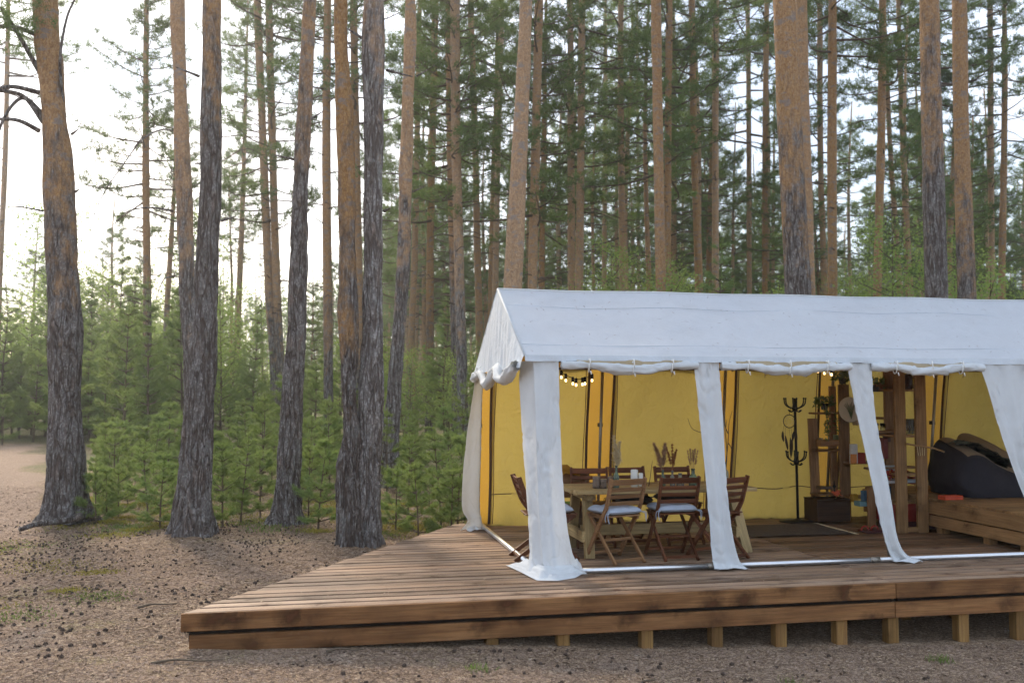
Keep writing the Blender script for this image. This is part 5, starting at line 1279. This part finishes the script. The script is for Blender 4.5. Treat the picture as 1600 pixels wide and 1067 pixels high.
while cnt < 130 and tries < 20000:
    tries += 1
    left = cnt % 5 == 0
    D = r.uniform(50, 118); px = r.uniform(-250, 560) if left else r.uniform(590, 1850); x = (px - 800) / FPX * D
    if any((x - a) ** 2 + (D - b) ** 2 < 4.0 for a, b in placed): continue
    placed.append((x, D)); sc = r.uniform(.5, .72) if left else r.uniform(.85, 1.1); k = int(r.integers(0, 6))
    root = thing('pine_tree', 'distant low-crowned pine filling the gaps between the trunks', 'pine tree', (x, D, float(gz0(x, D)) - .3), r.random() * 6.28, 'distant pines filling the gaps')
    tr = link('trunk', TR[k], root); tr['bark_h'] = float(r.uniform(.5, 4)); tr.scale = (sc * r.uniform(.7, 1.1),) * 2 + (sc,)
    cr = link('crown', CROWNS[(2, 5, 6)[int(r.integers(0, 3))]], root); cr.scale = (sc * 1.15, sc * 1.15, sc * r.uniform(.8, .95)); cr.rotation_euler = (0, 0, r.random() * 6.28); cr['bark_h'] = 4.0
    cnt += 1
# pines beside and behind the viewpoint, which shade the clearing
for k, (x, y) in enumerate(((-17, 16), (17, 19), (-20, 25), (22, 27))):
    root = thing('pine_tree', 'pine standing at the side of the clearing', 'pine tree', (x, y, float(gz0(x, y)) - .1), k * 1.3, 'pines round the clearing')
    tr = link('trunk', TR[k % 6], root); tr['bark_h'] = 4.0; tr.scale = (1.4, 1.4, 1.05); cr = link('crown', CROWNS[k % 7], root); cr['bark_h'] = 6.0

# ---- young pines
def young_mesh(seed, H, wid, mat, dens=1.0, ln=.065, wdt=.006):
    r = np.random.default_rng(seed); wood = MB(); cen, dr = [], []
    bend = r.normal(0, .04, 2)
    ax = lambda h: np.array([bend[0] * h * np.sin(h), bend[1] * h, h])
    zs = np.linspace(0, H, 14); wood.tube([ax(h) for h in zs], np.linspace(.008 + H * .008, .004, 14), 5, 0, False)
    def shoot(p, q, n):
        for t in range(n):
            f = (t + r.random()) / n; cen.append(p * (1 - f) + q * f); d = (q - p) / (np.linalg.norm(q - p) + 1e-9); dr.append(d * .8)
    shoot(ax(H * .78), ax(H), int(14 * dens * max(1, H * .5)))
    h = H * .12
    while h < H * .97:
        nb = int(r.integers(4, 7)); f = h / H
        for b in range(nb):
            az = r.random() * 6.28; L = wid * H * (1 - f) ** .85 * r.uniform(.7, 1.15) + .10
            if f < .25: L *= .75
            a = np.array([np.cos(az), np.sin(az), 0]); el = r.uniform(.15, .55) + .35 * f
            p = ax(h); q = p + a * L * np.cos(el) + [0, 0, L * np.sin(el)]; m = (p + q) / 2 - [0, 0, .06 * L]
            wood.tube([p, m, q], [.010 * H * .4 + .003, .006, .003], 3, 0, False)
            shoot(m, q, max(4, int(L * 26 * dens)))
            ns = max(1, int(L * 5.0))
            for s in range(ns):
                g = .25 + .7 * (s + r.random()) / ns; c = p * (1 - g) + q * g - [0, 0, .05 * L * np.sin(g * 3.1)]
                for sg in (-1, 1):
                    l2 = L * .40 * (1.15 - g) * r.uniform(.6, 1.2) + .05
                    d = a * .8 + np.array([-a[1], a[0], 0]) * sg * r.uniform(.5, 1.0) + [0, 0, r.uniform(.1, .55)]; d /= np.linalg.norm(d)
                    wood.tube([c, c + d * l2], [.004, .002], 3, 0, False); shoot(c + d * l2 * .2, c + d * l2, max(3, int(l2 * 26 * dens)))
        h += r.uniform(.16, .26) * (1 + .12 * H)
    V = tufts(np.array(cen), np.array(dr), 8, ln, wdt, .6, r); W = grid_tris(wood)
    return W, V
def young_data(seed, H, wid, mat, dens=1.0, ln=.065, wdt=.006):
    W, V = young_mesh(seed, H, wid, mat, dens, ln, wdt)
    return tri_mesh('stem', W, TWIG), tri_mesh('needles', V, mat)
YV = [young_data(200 + k, H, w, YNEEDLE, d * 1.5, .085, .008) for k, (H, w, d) in enumerate(((1.1, .42, 1.2), (1.5, .36, 1.1), (2.0, .32, 1.0), (1.3, .50, 1.2), (2.6, .30, .9)))]
BV = [young_data(300 + k, H, w, DARKNEEDLE, d * 1.25, .11, .014) for k, (H, w, d) in enumerate(((4.2, .27, .62), (5.2, .25, .55), (3.6, .33, .65), (6.2, .22, .5)))]
def sapling(D, px, data, sc, label, group, rz=None, name='young_pine', cat='young pine'):
    x = (px - 800) / FPX * D
    root = thing(name, label, cat, (x, D, float(gz0(x, D)) - .03), random.random() * 6.28 if rz is None else rz, group)
    root.scale = (sc, sc, sc)
    link('stem', data[0], root); link('needles', data[1], root); return root
GY = 'young pines growing between the trunks'
YOUNG = [(14.2, 155, 0, .9, 'small young pine close right of the path pine\'s foot'), (14.6, 172, 1, .62, 'slim young pine second right of the path pine\'s foot'), (15.0, 190, 3, .75, 'bushy young pine in mossy ground right of the path pine'),
 (13.9, 255, 1, .85, 'young pine touching the left side of the second grey pine'), (14.4, 236, 2, .72, 'taller young pine left of the second grey pine'), (13.8, 352, 1, .95, 'young pine just right of the second grey pine'), (14.3, 380, 2, .78, 'feathery young pine between second and slim grey pines'),
 (14.8, 410, 3, 1.0, 'wide young pine left of the slim grey pine'), (13.6, 500, 1, 1.0, 'young pine between the slim grey pine and the twin pine'), (14.4, 485, 2, .7, 'young pine right behind the slim grey pine'), (13.0, 655, 1, .80, 'young pine in front of the curved pine'),
 (13.6, 620, 3, .85, 'bushy young pine right of the twin pine'), (14.2, 690, 2, .85, 'tall young pine left of the tent\'s back corner'), (13.8, 716, 1, 1.05, 'young pine touching the tent\'s back left curtain'), (13.2, 706, 0, 1.0, 'knee-high young pine by the deck edge near the tent')]
for D, px, k, sc, lab in YOUNG: sapling(D, px, YV[k], sc * .86, lab, GY)
r = np.random.default_rng(5); n = 0; pl_ = []
while n < 100:
    D = r.uniform(15.2, 28); px = r.uniform(135, 770)
    if px < 150 and D > 17.5: continue
    x = (px - 800) / FPX * D
    if any((x - a) ** 2 + (D - b) ** 2 < .55 for a, b in pl_): continue
    pl_.append((x, D)); sapling(D, px, YV[int(r.integers(0, 5))], r.uniform(.5, 1.15) * (.68 if D < 19 else 1.0), 'young pine in the green undergrowth between the trunks', 'undergrowth of alike young pines'); n += 1
n = 0
while n < 115:
    D = r.uniform(26, 60); px = r.uniform(-350, 800)
    if px > 560 and D < 33: continue
    if px < 190 and D < 35: continue
    x = (px - 800) / FPX * D
    if any((x - a) ** 2 + (D - b) ** 2 < 1.6 for a, b in pl_): continue
    pl_.append((x, D)); sc = r.uniform(.6, 1.0) if px > 330 else r.uniform(.85, 1.35)
    sapling(D, px, BV[int(r.integers(0, 4))], sc, 'dense young conifer in the thicket behind the path', 'conifer thicket behind the path', None, 'young_conifer', 'young conifer'); n += 1
n = 0
while n < 44:
    D = r.uniform(34.5, 44); px = r.uniform(-160, 250); x = (px - 800) / FPX * D
    if any((x - a) ** 2 + (D - b) ** 2 < .8 for a, b in pl_): continue
    pl_.append((x, D)); lo = n % 2
    sapling(D if not lo else D * .93, px, YV[int(r.integers(0, 5))] if lo else BV[int(r.integers(0, 4))], r.uniform(1.1, 1.8) if lo else r.uniform(.8, 1.2), 'bushy young conifer on the far side of the sandy path', 'bushes beyond the sandy path', None, 'young_conifer', 'young conifer'); n += 1
n = 0
while n < 105:
    D = r.uniform(24, 60); px = r.uniform(760, 1950); x = (px - 800) / FPX * D
    if any((x - a) ** 2 + (D - b) ** 2 < 2.5 for a, b in pl_): continue
    pl_.append((x, D)); sapling(D, px, BV[int(r.integers(0, 4))], r.uniform(.6, 1.1), 'young conifer behind the tent roof', 'young conifers behind the tent', None, 'young_conifer', 'young conifer'); n += 1

# ---- light green broadleaf saplings
def broad_data(seed, H, wid, n):
    r = np.random.default_rng(seed); wood = MB(); cen = []
    for k in range(16):
        az = k * 2.4; h = H * (.15 + .8 * k / 16); L = wid * (1.1 - .7 * k / 16) * r.uniform(.7, 1.2)
        q = np.array([np.cos(az) * L, np.sin(az) * L, h + L * .55]); p = np.array([0, 0, h]); wood.tube([p, (p + q) / 2, q], [.015, .01, .004], 4, 0, False)
        f = r.random((n // 16, 1)) ** .6; cen.append(p * (1 - f) + q * f + r.normal(0, .16, (n // 16, 3)) * (wid / 1.2))
    zs = np.linspace(0, H, 8); wood.tube(np.stack([.05 * np.sin(zs), 0 * zs, zs], 1), np.linspace(.03, .006, 8), 5, 0, False)
    c = np.vstack(cen); m = len(c); d = r.normal(0, 1, (m, 3)); d /= np.linalg.norm(d, axis=1)[:, None]; s = np.cross(d, r.normal(0, 1, (m, 3))); s /= np.linalg.norm(s, axis=1)[:, None]
    z = .055 * r.uniform(.6, 1.3, (m, 1)); a, b_, e, g = c, c + d * z * .5 + s * z * .4, c + d * z, c + d * z * .5 - s * z * .4
    V = np.stack([a, b_, e, a, e, g], 1).reshape(-1, 3)
    return tri_mesh('stem', grid_tris(wood), TWIG), tri_mesh('leaves', V, BIRCHLEAF)
LV = [broad_data(400 + k, H, w, n_) for k, (H, w, n_) in enumerate(((4.0, 1.3, 3600), (5.2, 1.5, 4200), (3.0, 1.3, 3200)))]
n = 0
while n < 115:
    z = r.random()
    if z < .42: D, px = r.uniform(27, 62), r.uniform(-200, 780)
    else: D, px = r.uniform(23, 48), r.uniform(840, 1900)
    x = (px - 800) / FPX * D
    if px < 190 and D < 36: continue
    if any((x - a) ** 2 + (D - b) ** 2 < 1.2 for a, b in pl_): continue
    pl_.append((x, D)); sapling(D, px, LV[int(r.integers(0, 3))], r.uniform(.8, 1.3) * ((1.7 if D > 42 else 1.0) if px < 420 else (.8 if px < 800 else 1.1)), 'light green leafy sapling on the far side of the thicket' if px < 800 else 'light green leafy sapling showing above the tent roof', 'leafy saplings beyond the thicket' if px < 800 else 'leafy saplings behind the tent', None, 'leafy_sapling', 'sapling'); n += 1

# ---- far wood that reads as one mass
r = np.random.default_rng(9); cen = []; wood = MB()
for k in range(480):
    a = r.uniform(-.95, .95); D = r.uniform(118, 165); x = D * math.tan(a); Hh = r.uniform(9, 17) if a < -.2 else r.uniform(12, 19); w = r.uniform(1.6, 2.8)
    z = Hh * (.06 + .94 * r.random((60, 1)) ** .85); cen.append(np.hstack([x + r.normal(0, 1, (60, 1)) * w * (1.15 - z / Hh * .8), D + r.normal(0, 1, (60, 1)) * w, z]))
    wood.tube([(x, D, 0), (x, D, Hh * .9)], [.16, .05], 5, 0, False)
V = tufts(np.vstack(cen), np.tile([0, 0, .5], (480 * 60, 1)), 8, .75, .16, .8, r); W = grid_tris(wood)
fo = link('forest', tri_mesh('forest', np.vstack([W, V]), [BARK, NEEDLE], np.r_[np.zeros(len(W) // 3, int), np.ones(len(V) // 3, int)])); fo['bark_h'] = 3.0
tag(fo, 'far pine wood closing the view behind the trunks', 'forest', None, 'stuff')

# ------------------------------------------------------------------ forest floor litter
def on_deck(x, y, m=.05):
    dx, dy = x - A0.x, y - A0.y; s = dx * UX + dy * UY; t = -dx * UY + dy * UX
    return (t > T0F - m - .03) & (s > s_left(t) - m) & (t < 3.8)
def cone_mesh(seed):
    r = np.random.default_rng(seed); mb = MB(); n, k = 10, 9; V = []
    for i in range(k):
        f = i / (k - 1); rr = .021 * (np.sin(np.pi * (f * .86 + .12)) ** .7); th = np.linspace(0, 2 * np.pi, n, endpoint=False) + i * .31
        j = 1 + .28 * (i % 2) + .18 * np.sin(th * 5 + i); V.append(np.stack([rr * j * np.cos(th), rr * j * np.sin(th), np.full(n, -.025 + .055 * f)], 1))
    mb.quads_grid(np.vstack(V), k, n, 0, True); return mb
CM = [cone_mesh(k) for k in range(3)]; CMESH = [m.mesh('pine_cone', CONE) for m in CM]
r = np.random.default_rng(21); pts = []
while len(pts) < 290:
    y = 6.0 + 5.2 * r.random() ** 1.15; x = r.uniform(-.60, .60) * y
    if on_deck(x, y): continue
    if x > -2.2 and r.random() < .45: continue
    if vnoise(np.array([[x * 1.3, y * 1.3, 2.0]]))[0] < r.uniform(-.6, .3): continue
    pts.append((x, y))
for k, (x, y) in enumerate(pts):
    o = link('pine_cone', CMESH[k % 3]); s = r.uniform(.38, .75); o.scale = (s, s, s)
    o.location = (x, y, float(gz0(x, y)) + .006); o.rotation_euler = (r.uniform(.9, 2.2), r.uniform(-.5, .5), r.uniform(0, 6.28))
    tag(o, 'small dark pine cone lying on the sandy ground', 'pine cone', 'pine cones on the ground before the deck')
# smaller and farther cones, twigs and flakes: nobody could count them
def scatter(n, ymin, ymax, rr, pw=1.0, left=1.0):
    y = ymin + (ymax - ymin) * rr.random(n * 2) ** pw; x = rr.uniform(-.68, .68, n * 2) * y
    ok = ~on_deck(x, y) & ((x < -1.5) | (rr.random(n * 2) < left)); x, y = x[ok][:n], y[ok][:n]
    return np.stack([x, y, gsurf(x, y)], 1)
c = scatter(5500, 7.0, 14.5, r, .8, .5); q = vnoise(c * [.9, .9, 0] + 5); c = c[(q + .6 * vnoise(c * [2.7, 2.7, 0] + 9)) > -.7 + 1.3 * r.random(len(c))]
u = np.vstack(CM[0].v); F = np.array([[f[0], f[1], f[2], f[0], f[2], f[3]] for f in CM[0].f]).ravel(); base = u[F]
cen = []
lowpoly = np.array([(1, 0, 0), (-.5, .87, 0), (-.5, -.87, 0), (0, 0, 1.4), (0, 0, -.8)]) * .015
lf = np.array([0, 1, 3, 1, 2, 3, 2, 0, 3, 1, 0, 4, 2, 1, 4, 0, 2, 4]); lp = lowpoly[lf]
ang = r.random((len(c), 3)) * 6.28
def rot3(a):
    cx, sx, cy, sy, cz, sz = np.cos(a[:, 0]), np.sin(a[:, 0]), np.cos(a[:, 1]), np.sin(a[:, 1]), np.cos(a[:, 2]), np.sin(a[:, 2])
    R = np.empty((len(a), 3, 3)); R[:, 0] = np.stack([cz * cy, cz * sy * sx - sz * cx, cz * sy * cx + sz * sx], 1); R[:, 1] = np.stack([sz * cy, sz * sy * sx + cz * cx, sz * sy * cx - cz * sx], 1); R[:, 2] = np.stack([-sy, cy * sx, cy * cx], 1); return R
V = np.einsum('nij,kj->nki', rot3(ang), lp) * r.uniform(.45, 1.4, (len(c), 1, 1)) + (c + [0, 0, .008])[:, None]
tag(link('cone_litter', tri_mesh('cone_litter', V.reshape(-1, 3), CONE)), 'scatter of distant dark cones on the needle litter', 'cones', None, 'stuff')
def flakes(n, ymin, ymax, size, seed, pw=1.0, left=1.0):
    rr = np.random.default_rng(seed); c = scatter(n, ymin, ymax, rr, pw, left); m = len(c)
    a = rr.random(m) * 6.28; L = size * rr.uniform(.4, 1.6, m); W = size * rr.uniform(.2, .55, m); tl = rr.normal(0, .35, m)
    d = np.stack([np.cos(a) * L, np.sin(a) * L, tl * L * .4], 1); s = np.stack([-np.sin(a) * W, np.cos(a) * W, rr.normal(0, .3, m) * W], 1)
    c = c + [0, 0, .004]
    return np.stack([c - d - s * .4, c + s, c + d - s * .2], 1).reshape(-1, 3)
V = np.vstack([flakes(110000, 5.6, 12, .017, 1, 1.2), flakes(52000, 9, 20, .028, 2, 1.0, .5), flakes(3500, 5.6, 14, .032, 3, 1.0)])
tag(link('needle_litter', tri_mesh('needle_litter', V, LITTER)), 'pine needles and bark flakes covering the sandy ground', 'litter', None, 'stuff')
# needles and scraps blown onto the deck and the roof
rr = np.random.default_rng(4); n = 1300; s_ = rr.uniform(-3, 6.5, n); t_ = T0F + .02 + 3.2 * rr.random(n) ** 2.2; ok = (s_ > s_left(t_) + .05); s_, t_ = s_[ok], t_[ok]
p = np.stack([A0.x + s_ * UX - t_ * UY, A0.y + s_ * UY + t_ * UX, np.full(len(s_), DZ + .005)], 1)
a = rr.random(len(p)) * 6.28; L = .022 * rr.uniform(.4, 1.5, len(p)); d = np.stack([np.cos(a) * L, np.sin(a) * L, 0 * a], 1); e = np.stack([-np.sin(a), np.cos(a), 0 * a], 1) * (.0022 + .004 * (rr.random(len(p)) < .12))[:, None]
tag(link('deck_litter', tri_mesh('deck_litter', np.stack([p - d - e, p - d + e, p + d], 1).reshape(-1, 3), LITTER)), 'pine needles and scraps blown onto the deck planks', 'litter', None, 'stuff')
n = 160; s_ = rr.uniform(S0 + .05, 6.5, n); v_ = rr.random(n); t_ = TM + (TF - .035 - TM) * v_; z_ = ZR + (ZE - ZR) * v_ - .028 * sagof(s_) * np.sin(v_ * np.pi) - .012 * sagof(s_) * (1 - v_) + .012
p = np.stack([A0.x + s_ * UX - t_ * UY, A0.y + s_ * UY + t_ * UX, DZ + z_], 1); a = rr.random(n) * 6.28; L = .02 * rr.uniform(.4, 1.5, n)
du = np.array([UX, UY, 0]); dv = np.array([-UY * .86, UX * .86, .5]); d = (np.cos(a) * L)[:, None] * du + (np.sin(a) * L)[:, None] * dv; e = .003 * ((-np.sin(a))[:, None] * du + np.cos(a)[:, None] * dv)
tag(link('roof_litter', tri_mesh('roof_litter', np.stack([p - d - e, p - d + e, p + d], 1).reshape(-1, 3), LITTER)), 'fallen pine needles lying on the white tent roof', 'litter', None, 'stuff')
# sticks
for k, (px, D, L, a, lab) in enumerate(((140, 13.2, .55, -.7, 'grey stick lying on the ground below the path pine'), (300, 7.0, .5, .15, 'thin twig on the ground left of the deck corner'), (255, 8.7, .35, .5, 'short pale stick on the bare ground left of the deck'), (545, 7.5, .3, .2, 'small brown twig against the deck corner'), (1010, 7.2, .25, .9, 'short stick on the sand in front of the deck posts'))):
    x = (px - 800) / FPX * D; o = thing('stick', lab, 'stick', (x, D, float(gz0(x, D)) + .012), a)
    if on_deck(x, D): o.location = (x - 1.2, D - .5, float(gz0(x - 1.2, D - .5)) + .012)
    mb = MB(); mb.tube(catmull([(-L / 2, 0, 0), (-L / 6, .03, .012), (L / 5, -.02, .01), (L / 2, .03, 0)], 16), np.linspace(.011, .004, 16), 6); mb.build('stem', TWIG, o, True)
# grass tufts and moss
def tuft(name, px, D, n, rad, ln, mat, label, cat, wd=.006):
    x = (px - 800) / FPX * D; rr = np.random.default_rng(abs(int(px * 7 + D * 13))); z = float(gz0(x, D))
    c = np.stack([rr.normal(0, rad, n), rr.normal(0, rad * .8, n), np.zeros(n)], 1); c[:, 2] = gsurf(x + c[:, 0], D + c[:, 1]) - z
    d = np.stack([rr.normal(0, .45, n), rr.normal(0, .45, n), np.ones(n)], 1); d /= np.linalg.norm(d, axis=1)[:, None]
    L = ln * rr.uniform(.5, 1.3, n)[:, None]; s = np.cross(d, rr.normal(0, 1, (n, 3))); s /= np.linalg.norm(s, axis=1)[:, None]
    m_ = c + d * L * .6; t_ = c + d * L + np.stack([rr.normal(0, .25, n), rr.normal(0, .25, n), -.1 * np.ones(n)], 1) * L
    V = np.stack([c - s * wd / 2, c + s * wd / 2, m_ + s * wd * .4, c - s * wd / 2, m_ + s * wd * .4, m_ - s * wd * .4, m_ - s * wd * .4, m_ + s * wd * .4, t_], 1).reshape(-1, 3)
    o = link(name, tri_mesh(name, V, mat), None, (x, D, z)); return tag(o, label, cat, None, 'stuff')
for px, D, n, lab in ((1075, 6.75, 90, 'tuft of grass on the sand below the deck front'), (1170, 6.9, 70, 'grass sprouting right of the middle tuft'), (1215, 7.0, 30, 'tiny grass sprig on the sand'), (1225, 7.4, 26, 'faint sprig near the posts'), (1545, 7.3, 20, 'sprig of grass at the right edge'), (750, 7.2, 50, 'grass growing at the lower board of the deck'), (1460, 8.0, 60, 'grass under the deck posts on the right')):
    tuft('grass', px, D, n, .05, .075, GRASS, lab, 'grass')
for k in range(90):
    px = r.uniform(-40, 190) if k < 9 else r.uniform(110, 740); D = r.uniform(8.0, 12.5) if k < 9 else r.uniform(13.0, 18)
    x = (px - 800) / FPX * D
    if on_deck(x, D, .2): continue
    tuft('moss', px, D, 420, r.uniform(.08, .30), .022 if k < 9 else .034, MOSS if k % 4 else GRASS, 'yellow-green moss and short grass patch on the forest floor', 'moss', .010)
# fallen timber block at the bottom edge
o = thing('timber_block', 'small weathered timber block at the lower right edge of the sand', 'block', (4.02, 6.42, float(gz0(4.02, 6.42))), .5)
mb = MB(); mb.box((0, 0, .03), (.16, .09, .09), 0, None, .008); mb.build('body', DECKW, o)

# ------------------------------------------------------------------ air
HAZE = True
if HAZE:
    t = NT('forest_haze'); pv = t.new('VolumePrincipled'); t.put(pv, 'Color', (.93, .96, 1.0, 1)); t.put(pv, 'Density', .0010); t.put(pv, 'Anisotropy', .55)
    t.l.new(pv.outputs[0], t.out.inputs['Volume'])
    mb = MB(); mb.box((0, 60, 13.2), (860, 760, 31)); hz = mb.build('haze', t.mat); tag(hz, 'thin pale haze filling the air of the forest', 'haze', None, 'stuff')
